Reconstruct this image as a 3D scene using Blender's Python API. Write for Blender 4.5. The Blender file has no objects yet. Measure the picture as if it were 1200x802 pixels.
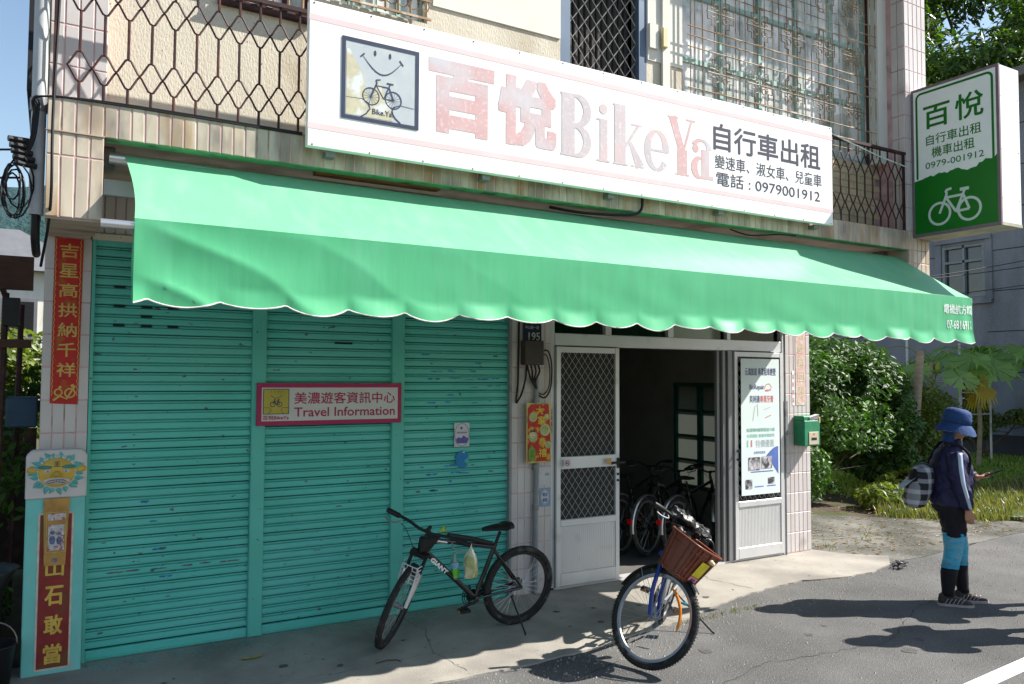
import bpy, bmesh, math, random
from math import radians, sin, cos, pi, sqrt, atan2
from mathutils import Vector, Matrix, Quaternion, noise
R_ = random.Random(7)
SC = bpy.context.scene
COL = SC.collection

# ---------------------------------------------------------------- camera
cam_d = bpy.data.cameras.new('camera')
cam = bpy.data.objects.new('camera', cam_d)
COL.objects.link(cam)
YAW, PITCH, ROLL = 0.527, 0.0452, 0.005
fwd = Vector((sin(YAW)*cos(PITCH), cos(YAW)*cos(PITCH), sin(PITCH)))
rgt = Vector((cos(YAW), -sin(YAW), 0)); upv = rgt.cross(fwd)
r2 = rgt*cos(ROLL)+upv*sin(ROLL); u2 = -rgt*sin(ROLL)+upv*cos(ROLL)
m = Matrix((r2, u2, -fwd)).transposed().to_4x4()
m.translation = Vector((0, -6.311, 2.0))
cam.matrix_world = m
cam_d.sensor_width = 36; cam_d.lens = 930/1200*36
cam_d.clip_start = 0.05; cam_d.clip_end = 3000
SC.camera = cam

# ---------------------------------------------------------------- light
SUN = Vector((1.0, -0.42, 1.02)).normalized()        # towards the sun
sd = bpy.data.lights.new('sun', 'SUN'); sd.energy = 5.0; sd.angle = radians(0.5); sd.color = (1.0, 0.955, 0.88)
so = bpy.data.objects.new('sun', sd); COL.objects.link(so)
so.rotation_euler = SUN.to_track_quat('Z', 'Y').to_euler(); so.location = (20, -10, 30)
W = bpy.data.worlds.new('World'); SC.world = W; W.use_nodes = True
nt = W.node_tree; nt.nodes.clear()
sky = nt.nodes.new('ShaderNodeTexSky'); sky.sky_type = 'NISHITA'; sky.sun_disc = False
sky.sun_elevation = math.asin(SUN.z); sky.sun_rotation = atan2(SUN.x, SUN.y)
sky.air_density = 1.25; sky.dust_density = 0.8; sky.ozone_density = 1.0
bg = nt.nodes.new('ShaderNodeBackground'); bg.inputs[1].default_value = 0.085
ow = nt.nodes.new('ShaderNodeOutputWorld')
nt.links.new(sky.outputs[0], bg.inputs[0]); nt.links.new(bg.outputs[0], ow.inputs[0])
SC.view_settings.view_transform = 'Standard'; SC.view_settings.look = 'None'
SC.view_settings.exposure = 1.15; SC.view_settings.gamma = 1.0
SC.view_settings.use_curve_mapping = False

# ---------------------------------------------------------------- materials
def mat(name, col, rough=.6, var=.12, scale=6., metal=0., bump=0., bscale=80., stain=None, sscale=3., slo=.55, shi=.7,
        rnd=0., stretch=(1, 1, 1), spec=.25, trans=0., coat=0., emit=None, stain2=None, s2scale=20., s2lo=.62, s2hi=.66, s2stretch=(1,1,1), bdist=.01):
    m = bpy.data.materials.new(name); m.use_nodes = True
    n = m.node_tree.nodes; l = m.node_tree.links
    b = n['Principled BSDF']
    geo = n.new('ShaderNodeNewGeometry')
    def mapped(st):
        mp = n.new('ShaderNodeMapping'); mp.inputs['Scale'].default_value = st
        l.new(geo.outputs['Position'], mp.inputs['Vector']); return mp.outputs[0]
    def nz(sc, st, det=5.):
        t = n.new('ShaderNodeTexNoise'); t.inputs['Scale'].default_value = sc; t.inputs['Detail'].default_value = det
        l.new(mapped(st), t.inputs['Vector']); return t.outputs['Fac']
    def mixc(f, a, bb, blend='MIX'):
        x = n.new('ShaderNodeMix'); x.data_type = 'RGBA'; x.blend_type = blend
        if hasattr(f, 'links'): l.new(f, x.inputs[0])
        else: x.inputs[0].default_value = f
        for s, v in ((6, a), (7, bb)):
            if hasattr(v, 'links'): l.new(v, x.inputs[s])
            else: x.inputs[s].default_value = (*v[:3], 1)
        return x.outputs[2]
    def ramp(f, lo, hi, a=0., bb=1.):
        r = n.new('ShaderNodeMapRange'); r.inputs[1].default_value = lo; r.inputs[2].default_value = hi
        r.inputs[3].default_value = a; r.inputs[4].default_value = bb
        l.new(f, r.inputs[0]); return r.outputs[0]
    c = tuple(col)
    if var:
        f = ramp(nz(scale, stretch), .3, .7)
        c = mixc(f, tuple(max(0, x*(1-var)) for x in col), tuple(min(1, x*(1+var)) for x in col))
    if stain:
        f2 = ramp(nz(sscale, stretch, 8.), slo, shi)
        c = mixc(f2, c, stain)
    if stain2:
        f3 = ramp(nz(s2scale, s2stretch, 3.), s2lo, s2hi)
        c = mixc(f3, c, stain2)
    if rnd:
        oi = n.new('ShaderNodeObjectInfo')
        hs = n.new('ShaderNodeHueSaturation')
        l.new(ramp(oi.outputs['Random'], 0, 1, 1-rnd, 1+rnd), hs.inputs['Value'])
        l.new(c, hs.inputs['Color']) if hasattr(c, 'links') else setattr(hs.inputs['Color'], 'default_value', (*c, 1))
        c = hs.outputs[0]
    if hasattr(c, 'links'): l.new(c, b.inputs['Base Color'])
    else: b.inputs['Base Color'].default_value = (*c, 1)
    b.inputs['Roughness'].default_value = rough; b.inputs['Metallic'].default_value = metal
    b.inputs['Specular IOR Level'].default_value = spec
    if coat: b.inputs['Coat Weight'].default_value = coat
    if trans: b.inputs['Transmission Weight'].default_value = trans
    if emit: b.inputs['Emission Color'].default_value = (*emit[:3], 1); b.inputs['Emission Strength'].default_value = emit[3]
    if bump:
        bn = n.new('ShaderNodeBump'); bn.inputs['Strength'].default_value = bump; bn.inputs['Distance'].default_value = bdist
        l.new(nz(bscale, stretch, 4.), bn.inputs['Height']); l.new(bn.outputs[0], b.inputs['Normal'])
    return m

def leafmat(name, col, col2, rnd_scale=1.2, tr=.35, rough=.45):
    m = bpy.data.materials.new(name); m.use_nodes = True
    n = m.node_tree.nodes; l = m.node_tree.links; b = n['Principled BSDF']; out = n['Material Output']
    geo = n.new('ShaderNodeNewGeometry'); t = n.new('ShaderNodeTexNoise'); t.inputs['Scale'].default_value = rnd_scale
    l.new(geo.outputs['Position'], t.inputs['Vector'])
    ad = n.new('ShaderNodeMath'); ad.operation = 'MULTIPLY_ADD'; ad.inputs[1].default_value = .55
    l.new(geo.outputs['Random Per Island'], ad.inputs[0])
    mr = n.new('ShaderNodeMapRange'); mr.inputs[1].default_value = .3; mr.inputs[2].default_value = .7; mr.inputs[4].default_value = .45
    l.new(t.outputs[0], mr.inputs[0]); l.new(mr.outputs[0], ad.inputs[2])
    x = n.new('ShaderNodeMix'); x.data_type = 'RGBA'; l.new(ad.outputs[0], x.inputs[0])
    x.inputs[6].default_value = (*col, 1); x.inputs[7].default_value = (*col2, 1)
    l.new(x.outputs[2], b.inputs['Base Color']); b.inputs['Roughness'].default_value = rough
    tl = n.new('ShaderNodeBsdfTranslucent')
    g = n.new('ShaderNodeMix'); g.data_type = 'RGBA'; g.blend_type = 'MULTIPLY'; g.inputs[0].default_value = 1
    l.new(x.outputs[2], g.inputs[6]); g.inputs[7].default_value = (1.6, 1.7, .6, 1); l.new(g.outputs[2], tl.inputs[0])
    ms = n.new('ShaderNodeMixShader'); ms.inputs[0].default_value = tr
    l.new(b.outputs[0], ms.inputs[1]); l.new(tl.outputs[0], ms.inputs[2]); l.new(ms.outputs[0], out.inputs[0])
    return m

def fabricmat(name, col, tr=.3, rough=.65, stain=None):
    m = mat(name, col, rough, .05, 5, stain=stain, sscale=3.0, slo=.5, shi=.85, stretch=(2.5, 1, .4), bump=.12, bscale=9)
    n = m.node_tree.nodes; l = m.node_tree.links; b = n['Principled BSDF']; out = n['Material Output']
    tl = n.new('ShaderNodeBsdfTranslucent'); tl.inputs[0].default_value = (*col, 1)
    ms = n.new('ShaderNodeMixShader'); ms.inputs[0].default_value = tr
    l.new(b.outputs[0], ms.inputs[1]); l.new(tl.outputs[0], ms.inputs[2]); l.new(ms.outputs[0], out.inputs[0])
    return m

def glassmat(name, tint=(.75, .85, .85), rough=.03, alpha=.35):
    m = bpy.data.materials.new(name); m.use_nodes = True
    n = m.node_tree.nodes; l = m.node_tree.links; out = n['Material Output']; n.remove(n['Principled BSDF'])
    gl = n.new('ShaderNodeBsdfGlossy'); gl.inputs[0].default_value = (*tint, 1); gl.inputs[1].default_value = rough
    tp = n.new('ShaderNodeBsdfTransparent'); tp.inputs[0].default_value = (*tint, 1)
    lw = n.new('ShaderNodeLayerWeight'); lw.inputs[0].default_value = alpha
    ms = n.new('ShaderNodeMixShader'); l.new(lw.outputs['Fresnel'], ms.inputs[0])
    l.new(tp.outputs[0], ms.inputs[1]); l.new(gl.outputs[0], ms.inputs[2]); l.new(ms.outputs[0], out.inputs[0])
    return m

# ---------------------------------------------------------------- mesh building
class MB:
    def __init__(s): s.v = []; s.f = []; s.mi = []; s.cur = 0; s.T = None
    def add(s, vs, fs):
        o = len(s.v)
        if s.T is not None: vs = [s.T @ Vector(v) for v in vs]
        s.v += [tuple(v) for v in vs]; s.f += [tuple(i+o for i in f) for f in fs]; s.mi += [s.cur]*len(fs)
        return s
    def box(s, x0, x1, y0, y1, z0, z1):
        return s.add([(x0,y0,z0),(x1,y0,z0),(x1,y1,z0),(x0,y1,z0),(x0,y0,z1),(x1,y0,z1),(x1,y1,z1),(x0,y1,z1)],
                     [(0,3,2,1),(4,5,6,7),(0,1,5,4),(1,2,6,5),(2,3,7,6),(3,0,4,7)])
    def hexa(s, p):   # 8 points like box
        return s.add(p, [(0,3,2,1),(4,5,6,7),(0,1,5,4),(1,2,6,5),(2,3,7,6),(3,0,4,7)])
    def bev(s, x0, x1, y0, y1, z0, z1, b=.004, axis='y-'):   # chamfered front plate towards -Y
        return s.add([(x0,y1,z0),(x1,y1,z0),(x1,y1,z1),(x0,y1,z1),(x0,y0+b,z0),(x1,y0+b,z0),(x1,y0+b,z1),(x0,y0+b,z1),
                      (x0+b,y0,z0+b),(x1-b,y0,z0+b),(x1-b,y0,z1-b),(x0+b,y0,z1-b)],
                     [(0,1,5,4),(1,2,6,5),(2,3,7,6),(3,0,4,7),(4,5,9,8),(5,6,10,9),(6,7,11,10),(7,4,8,11),(8,9,10,11)])
    def tube(s, pts, r, n=8, caps=True, closed=False, flat=1., up=None):
        pts = [Vector(p) for p in pts]; k = len(pts)
        rs = r if isinstance(r, (list, tuple)) else [r]*k
        vs = []; prev = None
        for i, p in enumerate(pts):
            if closed: t = (pts[(i+1) % k]-pts[i-1])
            else: t = pts[min(i+1, k-1)]-pts[max(i-1, 0)]
            if t.length < 1e-9: t = Vector((0, 0, 1))
            t.normalize()
            if prev is None:
                a = Vector(up) if up else (Vector((0, 0, 1)) if abs(t.z) < .9 else Vector((1, 0, 0)))
                u = (a-t*a.dot(t)).normalized()
            else: u = (prev-t*prev.dot(t)); u = u.normalized() if u.length > 1e-6 else prev
            prev = u; w = t.cross(u)
            for j in range(n):
                a = 2*pi*j/n; vs.append(p+u*(cos(a)*rs[i])+w*(sin(a)*rs[i]*flat))
        fs = []
        for i in range(k if closed else k-1):
            i2 = (i+1) % k
            for j in range(n):
                j2 = (j+1) % n; fs.append((i*n+j, i*n+j2, i2*n+j2, i2*n+j))
        if caps and not closed: fs += [tuple(range(n))[::-1], tuple((k-1)*n+j for j in range(n))]
        return s.add(vs, fs)
    def loft(s, rings, caps=True):
        n = len(rings[0]); vs = [p for r in rings for p in r]; fs = []
        for i in range(len(rings)-1):
            for j in range(n):
                j2 = (j+1) % n; fs.append((i*n+j, i*n+j2, (i+1)*n+j2, (i+1)*n+j))
        if caps: fs += [tuple(range(n))[::-1], tuple((len(rings)-1)*n+j for j in range(n))]
        return s.add(vs, fs)
    def ell(s, c, r, n=16, k=10, M=None):
        c = Vector(c); vs = []; fs = []
        for i in range(k+1):
            th = pi*i/k
            for j in range(n):
                a = 2*pi*j/n; p = Vector((r[0]*sin(th)*cos(a), r[1]*sin(th)*sin(a), r[2]*cos(th)))
                if M: p = M @ p
                vs.append(c+p)
        for i in range(k):
            for j in range(n):
                j2 = (j+1) % n; fs.append((i*n+j, (i+1)*n+j, (i+1)*n+j2, i*n+j2))
        return s.add(vs, fs)
    def torus(s, c, R, r, axis=(0, 1, 0), n=40, k=8, flat=1.):
        ax = Vector(axis).normalized(); a = ax.orthogonal().normalized(); b = ax.cross(a)
        c = Vector(c); vs = []; fs = []
        for i in range(n):
            d = a*cos(2*pi*i/n)+b*sin(2*pi*i/n)
            for j in range(k):
                t = 2*pi*j/k; vs.append(c+d*(R+r*cos(t))+ax*(r*flat*sin(t)))
        for i in range(n):
            for j in range(k):
                fs.append((i*k+j, ((i+1) % n)*k+j, ((i+1) % n)*k+(j+1) % k, i*k+(j+1) % k))
        return s.add(vs, fs)
    def disc(s, c, R, th, axis=(0, 1, 0), n=24):
        ax = Vector(axis).normalized(); c = Vector(c)
        return s.tube([c-ax*th/2, c+ax*th/2], R, n)
    def mesh(s, name, mats, smooth=False):
        me = bpy.data.meshes.new(name); me.from_pydata(s.v, [], s.f)
        for mt in (mats if isinstance(mats, (list, tuple)) else [mats]): me.materials.append(mt)
        if any(s.mi): me.polygons.foreach_set('material_index', s.mi)
        me.validate()
        if smooth:
            me.polygons.foreach_set('use_smooth', [True]*len(me.polygons))
            if smooth != 2: me.set_sharp_from_angle(angle=radians(40))
        me.update(); return me
    def build(s, name, mats, parent=None, smooth=False, **tags):
        return place(name, s.mesh(name, mats, smooth), parent, **tags)

def place(name, me, parent=None, loc=None, rot=None, label=None, cat=None, group=None, kind=None):
    o = bpy.data.objects.new(name, me); COL.objects.link(o)
    if parent: o.parent = parent
    if loc is not None: o.location = loc
    if rot is not None: o.rotation_euler = rot
    if label: o['label'] = label
    if cat: o['category'] = cat
    if group: o['group'] = group
    if kind: o['kind'] = kind
    return o
def empty(name, loc=(0, 0, 0), rot=(0, 0, 0), **k):
    return place(name, None, None, loc, rot, **k)
class Rel(MB):     # a builder whose input is in world space and whose parent sits at `org`
    def __init__(s, org): super().__init__(); s.T = Matrix.Translation(-Vector(org))
def bevel(o, w=.004, seg=1):
    md = o.modifiers.new('b', 'BEVEL'); md.width = w; md.segments = seg; md.limit_method = 'ANGLE'; return o
def copy_tree(o, parent=None):
    c = o.copy(); COL.objects.link(c)
    if parent: c.parent = parent
    for ch in [x for x in o.children]: copy_tree(ch, c)
    return c

# text -> flat polygons in a 0..1 box (w,h fitted)
_tc = {}
def text_polys(body, bold=0., thick=0):
    key = (body, bold)
    if key in _tc: return _tc[key]
    c = bpy.data.curves.new('t', 'FONT'); c.body = body; c.size = 1; c.offset = bold; c.resolution_u = 3
    o = bpy.data.objects.new('t', c); COL.objects.link(o)
    bpy.context.view_layer.update()
    dg = bpy.context.evaluated_depsgraph_get()
    me = bpy.data.meshes.new_from_object(o.evaluated_get(dg))
    vs = [(v.co.x, v.co.y) for v in me.vertices]; fs = [tuple(p.vertices) for p in me.polygons]
    bpy.data.objects.remove(o); bpy.data.meshes.remove(me)
    x0 = min(v[0] for v in vs); x1 = max(v[0] for v in vs); y0 = min(v[1] for v in vs); y1 = max(v[1] for v in vs)
    vs = [((x-x0)/(x1-x0), (y-y0)/(y1-y0)) for x, y in vs]
    _tc[key] = (vs, fs); return _tc[key]
class Flat:      # flat print on a plane: origin, u (right), v (up)
    def __init__(s, o, u=(1, 0, 0), v=(0, 0, 1), rel=(0, 0, 0), wrap=None):
        s.o = Vector(o)-Vector(rel); s.u = Vector(u).normalized(); s.w = Vector(v).normalized(); s.n = s.u.cross(s.w)
        s.mb = MB(); s.L = 1; s.wrap = wrap; s.k = 0
    def P(s, x, y): 
        p = s.o+s.u*x+s.w*y+s.n*(.0012*s.L+.00002*(s.k % 50)); return s.wrap(p) if s.wrap else p
    def poly(s, pts): s.k += 1; s.mb.add([s.P(*p) for p in pts], [tuple(range(len(pts)))]); return s
    def rect(s, x0, y0, x1, y1): return s.poly([(x0, y0), (x1, y0), (x1, y1), (x0, y1)])
    def line(s, pts, w, closed=False):
        s.k += 1; pts = [Vector(p) for p in pts]; k = len(pts); vs = []
        for i in range(k):
            a = pts[i-1] if (i or closed) else pts[i]; b = pts[(i+1) % k] if (i < k-1 or closed) else pts[i]
            d = (b-a); d = d.normalized() if d.length else Vector((1, 0)); nn = Vector((-d.y, d.x))*(w[i] if isinstance(w, list) else w)/2
            vs += [s.P(*(pts[i]+nn)), s.P(*(pts[i]-nn))]
        fs = [(2*i, 2*i+1, 2*((i+1) % k)+1, 2*((i+1) % k)) for i in range(k if closed else k-1)]
        s.mb.add(vs, fs); return s
    def circ(s, cx, cy, r, w, n=28, ry=None):
        return s.line([(cx+r*cos(2*pi*i/n), cy+(ry or r)*sin(2*pi*i/n)) for i in range(n)], w, True)
    def dot(s, cx, cy, r, n=20, ry=None): return s.poly([(cx+r*cos(2*pi*i/n), cy+(ry or r)*sin(2*pi*i/n)) for i in range(n)])
    def frame(s, x0, y0, x1, y1, w):
        s.rect(x0, y0, x1, y0+w); s.rect(x0, y1-w, x1, y1); s.rect(x0, y0+w, x0+w, y1-w); return s.rect(x1-w, y0+w, x1, y1-w)
    def text(s, body, x, y, w, h, bold=0., shear=0.):
        vs, fs = text_polys(body, 0.)      # weight is built by overprinting shifted copies, each a hair above the last
        nch = max(1, len(body)); bx = bold*min(h, w/nch*1.3)*.95; by = bx
        offs = [(0, 0)] if not bold else ([(cos(t)*bx, sin(t)*by) for t in [i*pi/4+.39 for i in range(8)]] if bold < .04 else [(a_*bx, b_*by) for a_ in (-1, -.4, .4, 1) for b_ in (-1, -.4, .4, 1)])+[(0, 0)]
        for dx, dy in offs:
            s.k += 1; s.mb.add([s.P(x+bx+a*(w-2*bx)+dx+shear*b*h, y+by+b*(h-2*by)+dy) for a, b in vs], fs)
        return s
    def layer(s, L): s.L = L; return s
    def out(s, name, m, parent, **k):
        o = s.mb.build(name, m, parent, **k); s.mb = MB(); return o

def bike_icon(F, cx, cy, s, w, flip=1, spokes=0):
    def q(x, y): return (cx+flip*x*s, cy+y*s)
    F.circ(*q(-.5, 0), .36*s, w); F.circ(*q(.5, 0), .36*s, w)
    F.line([q(-.5, 0), q(-.24, .62)], w); F.line([q(-.24, .62), q(-.28, .74)], w); F.line([q(-.28, .74), q(-.08, .78)], w)
    F.line([q(-.27, .5), q(.3, .5)], w); F.line([q(-.27, .5), q(.06, -.02)], w); F.line([q(.06, -.02), q(.36, .66)], w)
    F.line([q(.06, -.02), q(.5, 0)], w); F.line([q(.5, 0), q(.31, .5)], w); F.line([q(.2, .68), q(.5, .68)], w*1.3)
    for c in (-.5, .5):
        for i in range(spokes): a = 2*pi*i/spokes; F.line([q(c, 0), q(c+.34*cos(a), .34*sin(a))], w*.25)
# ================================================================= setting: ground, road, apron
M = {}
M['asphalt'] = mat('asphalt', (.118, .115, .112), .85, .16, 2.2, bump=1., bscale=130, bdist=.012, stain=(.078, .077, .076), sscale=.8, slo=.46, shi=.66,
                   stain2=(.27, .265, .255), s2scale=120, s2lo=.56, s2hi=.66)
M['concrete'] = mat('apron_concrete', (.31, .285, .25), .85, .13, 2.5, bump=.35, bscale=70, stain=(.19, .175, .155), sscale=1.3, slo=.46, shi=.68, stain2=(.17, .165, .155), s2scale=26, s2lo=.66, s2hi=.72)
M['oldcement'] = mat('old_cement', (.135, .13, .115), .9, .25, 3, bump=.7, bscale=45, stain=(.06, .06, .05), sscale=1.2, slo=.44, shi=.58, stain2=(.26, .25, .23), s2scale=60, s2lo=.62, s2hi=.68)
M['soil'] = mat('soil', (.075, .06, .04), .95, .3, 4, bump=.8, bscale=30, stain=(.05, .065, .02), sscale=2, slo=.5, shi=.6)
M['lawn'] = mat('lawn_soil', (.05, .075, .02), .95, .3, 3, bump=.8, bscale=50)
M['white_line'] = mat('road_paint', (.72, .72, .70), .7, .08, 14, bump=.3, bscale=90, stain=(.3, .3, .3), sscale=9, slo=.62, shi=.72)

def ngon(pts, z0, z1, mb):
    n = len(pts); vs = [(x, y, z0) for x, y in pts]+[(x, y, z1) for x, y in pts]
    mb.add(vs, [tuple(range(n, 2*n))]+[(i, (i+1) % n, n+(i+1) % n, n+i) for i in range(n)]); return mb
def jag(pts, amp, step=.12, seed=1):
    rr = random.Random(seed); out = []
    for i in range(len(pts)-1):
        a, b = Vector(pts[i]), Vector(pts[i+1]); k = max(1, int((b-a).length/step))
        for j in range(k):
            p = a.lerp(b, j/k); q = noise.noise(Vector((p.x*1.7, p.y*1.7, seed)))*amp+rr.uniform(-.3, .3)*amp
            out.append((p.x, p.y+q))
    out.append(tuple(pts[-1])); return out
MB().add([(-900, -900, -.06), (900, -900, -.06), (900, 900, -.06), (-900, 900, -.06)], [(0, 1, 2, 3)]).build('ground', M['soil'], kind='structure')
# road: one sheet with slight unevenness, its far edge ragged against the grass
edge = jag([(40, 3.2), (22, 1.6), (14.5, .1), (11.3, -.5), (9.2, -.75), (8.2, -.75), (7.7, -.9), (6.0, -.75), (4.9, -1.0), (3.4, -1.3), (2.2, -1.3), (-.3, -1.45), (-6, -1.5), (-30, -1.5)], .05, .2, 3)
rd = MB(); ngon([(-30, -13), (40, -13)]+edge, -.05, 0, rd); rd.build('road', M['asphalt'], kind='structure')
wl = MB()
pts = [(-30, -3.62), (3.4, -3.44), (5.35, -3.27), (8, -3.05), (14, -2.4), (30, .1)]
vs = []; 
for i, (x, y) in enumerate(pts): vs += [(x, y-.062, .0045), (x, y+.062, .0045)]
wl.add(vs, [(2*i, 2*i+2, 2*i+3, 2*i+1) for i in range(len(pts)-1)]); wl.build('road_line', M['white_line'], kind='structure')
ap = MB()
front = jag([(7.9, -.86), (7.4, -1.03), (7.0, -1.0), (6.5, -.87), (6.0, -.92), (5.4, -1.04), (4.9, -1.17), (4.5, -1.29), (3.4, -1.5), (2.5, -1.52), (1.5, -1.52), (.2, -1.46), (-.6, -1.5)], .035, .07, 5)
ngon([(-.6, .12), (7.72, .12), (7.9, -.3), (8.25, -.62)]+front, -.05, .014, ap)
ap.build('concrete_apron', M['concrete'], kind='structure')
oc = MB()
ngon([(7.72, 3.0), (7.74, -.2), (8.0, -.8), (8.6, -.82)]+jag([(9.3, -.72), (10.4, -.62), (11.6, -.55)], .06, .15, 8)+jag([(11.9, -.1), (10.8, .75), (9.9, 1.55), (9.0, 2.6), (8.6, 3.0)], .1, .2, 9), -.05, .006, oc)
oc.build('old_cement_path', M['oldcement'], kind='structure')
lw = MB()
ngon([(12.5, -.1), (14.5, .35), (22, 1.9), (40, 4), (40, 30), (36, 22), (14.6, 3.7), (12.6, 2.2), (11.6, 1.0)], -.06, -.004, lw)
lw.build('lawn', M['lawn'], kind='structure')
# grass blades on the lawn: a mass nobody could count
def blades(name, mt, spots, seed, hmin, hmax, width=.008, label='', cat='grass'):
    rr = random.Random(seed); g = MB()
    for (x, y, z, n, rad, hs) in spots:
        for i in range(n):
            a = rr.uniform(0, 2*pi); rr_ = rad*sqrt(rr.random()); px, py = x+cos(a)*rr_, y+sin(a)*rr_
            h = rr.uniform(hmin, hmax)*hs; d = rr.uniform(0, 2*pi); lean = rr.uniform(.1, .7)*h; w = width*rr.uniform(.7, 1.5)
            dx, dy = cos(d), sin(d); sx, sy = -dy*w, dx*w
            g.add([(px-sx, py-sy, z), (px+sx, py+sy, z), (px+dx*lean*.4+sx*.7, py+dy*lean*.4+sy*.7, z+h*.6), (px+dx*lean*.4-sx*.7, py+dy*lean*.4-sy*.7, z+h*.6), (px+dx*lean, py+dy*lean, z+h)], [(0, 1, 2, 3), (3, 2, 4)])
    return g.build(name, mt, label=label, cat=cat, kind='stuff')
LG = leafmat('grass_blade', (.13, .22, .03), (.30, .42, .07), 1.5, .3)
DG = leafmat('rough_grass', (.05, .085, .018), (.24, .22, .075), 2.5, .3)
rr = random.Random(11); sp = []
for i in range(5200):
    x = rr.uniform(10.5, 30); y = rr.uniform(.2, 12)
    if y < -.2+(x-12)*.2+ .35 or x < 12+ (2.6-y)*1.0*(y < 2.6) or (x < 13 and y < 2.2): continue
    sp.append((x, y, -.01, 16, .3, 1))
blades('lawn_grass', LG, sp, 4, .04, .10, .012, 'short bright green grass covering the lawn behind the person')
sp = []
for i in range(1300):   # rough verge between road and lawn
    t = rr.random(); x = 9.9+t*13; y = -.15+(x-9.9)*.16+rr.uniform(0, 1.3)+(1.3 if x < 11.3 else 0)*(11.3-x)
    if x/(y+6.31) < 1.45: continue
    sp.append((x, y, -.01, 14, .22, rr.uniform(.5, 1.3)*(1.2-abs(rr.uniform(-.5, .5)))))
blades('rough_verge_grass', DG, sp, 5, .06, .21, .008, 'tall straw tinged rough grass along the road edge')
sp = [(rr.uniform(7.8, 9.6), rr.uniform(-.1, .6), .006, 6, .08, .5) for i in range(26)]
sp += [(4.55+t*.08, -1.33+t*.006, .0, 10, .05, .35) for t in range(12)]
blades('crack_grass', DG, sp, 6, .03, .1, .004, 'small weeds growing in the cracks of the concrete edge')
# cracks, patches and oil spots
ck = mat('crack_dark', (.05, .05, .048), .95, .2, 20)
def crack(pts, w, z, name, label, seed):
    rr = random.Random(seed); q = []
    for a, b in zip(pts[:-1], pts[1:]):
        a, b = Vector(a), Vector(b); k = max(2, int((b-a).length/.06))
        for j in range(k): p = a.lerp(b, j/k); q.append(p+Vector((rr.uniform(-.018, .018), rr.uniform(-.018, .018))))
    vs = []
    for i, p in enumerate(q):
        d = (q[min(i+1, len(q)-1)]-q[max(i-1, 0)]).normalized(); n_ = Vector((-d.y, d.x))*w*rr.uniform(.3, 1.)
        vs += [(p.x+n_.x, p.y+n_.y, z), (p.x-n_.x, p.y-n_.y, z)]
    MB().add(vs, [(2*i, 2*i+2, 2*i+3, 2*i+1) for i in range(len(q)-1)]).build(name, ck, kind='structure')
crack([(5.9, .0), (5.7, -.4), (5.85, -.92)], .0035, .0165, 'apron_crack', '', 1)
crack([(2.55, -.0), (2.6, -.5), (2.45, -1.0), (2.5, -1.5)], .0022, .0165, 'apron_crack', '', 2)
crack([(.6, -.9), (1.5, -1.05), (2.5, -1.0)], .0015, .0165, 'apron_crack', '', 3)
crack([(7.8, .9), (8.5, .3), (9.6, .15), (10.6, -.3)], .007, .0085, 'path_crack', '', 4)
crack([(8.6, 1.8), (8.9, .9), (8.7, -.2)], .006, .0085, 'path_crack', '', 5)
crack([(3.2, -2.6), (4.4, -2.3), (5.6, -2.45), (6.6, -2.0), (8.2, -1.7)], .004, .0025, 'road_crack', '', 6)
crack([(2.2, -2.2), (3.0, -1.9), (3.6, -1.75)], .004, .0025, 'road_crack', '', 7)
sp_ = MB(); rr = random.Random(90)
for i in range(34):
    x, y, z = (rr.uniform(.4, 7.2), rr.uniform(-1.0, -.05), .0168) if i < 22 else (rr.uniform(1.5, 8), rr.uniform(-3, -1.7), .003)
    r = rr.uniform(.008, .04)*(1 if i < 22 else 1.6); sp_.add([(x+r*cos(2*pi*k/11)*rr.uniform(.6, 1.1), y+r*sin(2*pi*k/11)*rr.uniform(.6, 1.1), z) for k in range(11)], [tuple(range(11))])
sp_.build('ground_spots', mat('oil_spot', (.085, .08, .075), .7, .3, 20), label='dark oil and gum spots scattered on the apron and road', cat='spots', kind='stuff')
# gravel and leaf litter
gv = MB(); rr = random.Random(21)
for i in range(2600):
    x = rr.uniform(-1, 12); e = -1.5 if x < 3.4 else (-1.5+(x-3.4)*.2 if x < 6.5 else -.9)
    y = e-abs(rr.gauss(0, .35)) if rr.random() < .7 else rr.uniform(-3.6, -1)
    s_ = rr.uniform(.003, .009)
    gv.add([(x-s_, y-s_, 0), (x+s_, y-s_*.6, 0), (x+s_*.5, y+s_, 0), (x-s_*.8, y+s_*.5, 0), (x, y, s_*1.3)], [(0, 1, 4), (1, 2, 4), (2, 3, 4), (3, 0, 4)])
gv.build('road_grit', mat('grit', (.22, .21, .2), .9, .4, 40), label='loose pale grit scattered on the asphalt edge', cat='grit', kind='stuff')
ll = MB()
for i in range(900):
    x = rr.uniform(7.9, 12.5); y = min(2.6, -.5+abs(rr.gauss(0, 1.5))); 
    if y > 3.2-(x-9)*.9: pass
    s_ = rr.uniform(.012, .04); a = rr.uniform(0, 6.28); z = .008
    c, d = cos(a)*s_, sin(a)*s_
    ll.add([(x-c, y-d, z), (x+d*.4, y-c*.4, z+s_*.3), (x+c, y+d, z+.004), (x-d*.4, y+c*.4, z+s_*.25)], [(0, 1, 2, 3)])
ll.build('leaf_litter', leafmat('dry_leaf', (.16, .09, .04), (.3, .22, .1), 3, .1), label='dry brown leaf litter on the old cement beneath the bushes', cat='leaf litter', kind='stuff')
pf = MB()
for i in range(1500):
    x = rr.uniform(.25, 3.4); y = -.01-abs(rr.gauss(0, .13))*(1.2 if x < 1.6 else .8); s_ = rr.uniform(.003, .012); a = rr.uniform(0, 6)
    pf.add([(x+s_*cos(a+k*1.57)*rr.uniform(.5, 1), y+s_*sin(a+k*1.57)*rr.uniform(.5, 1), .016) for k in range(4)], [(0, 1, 2, 3)])
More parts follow.
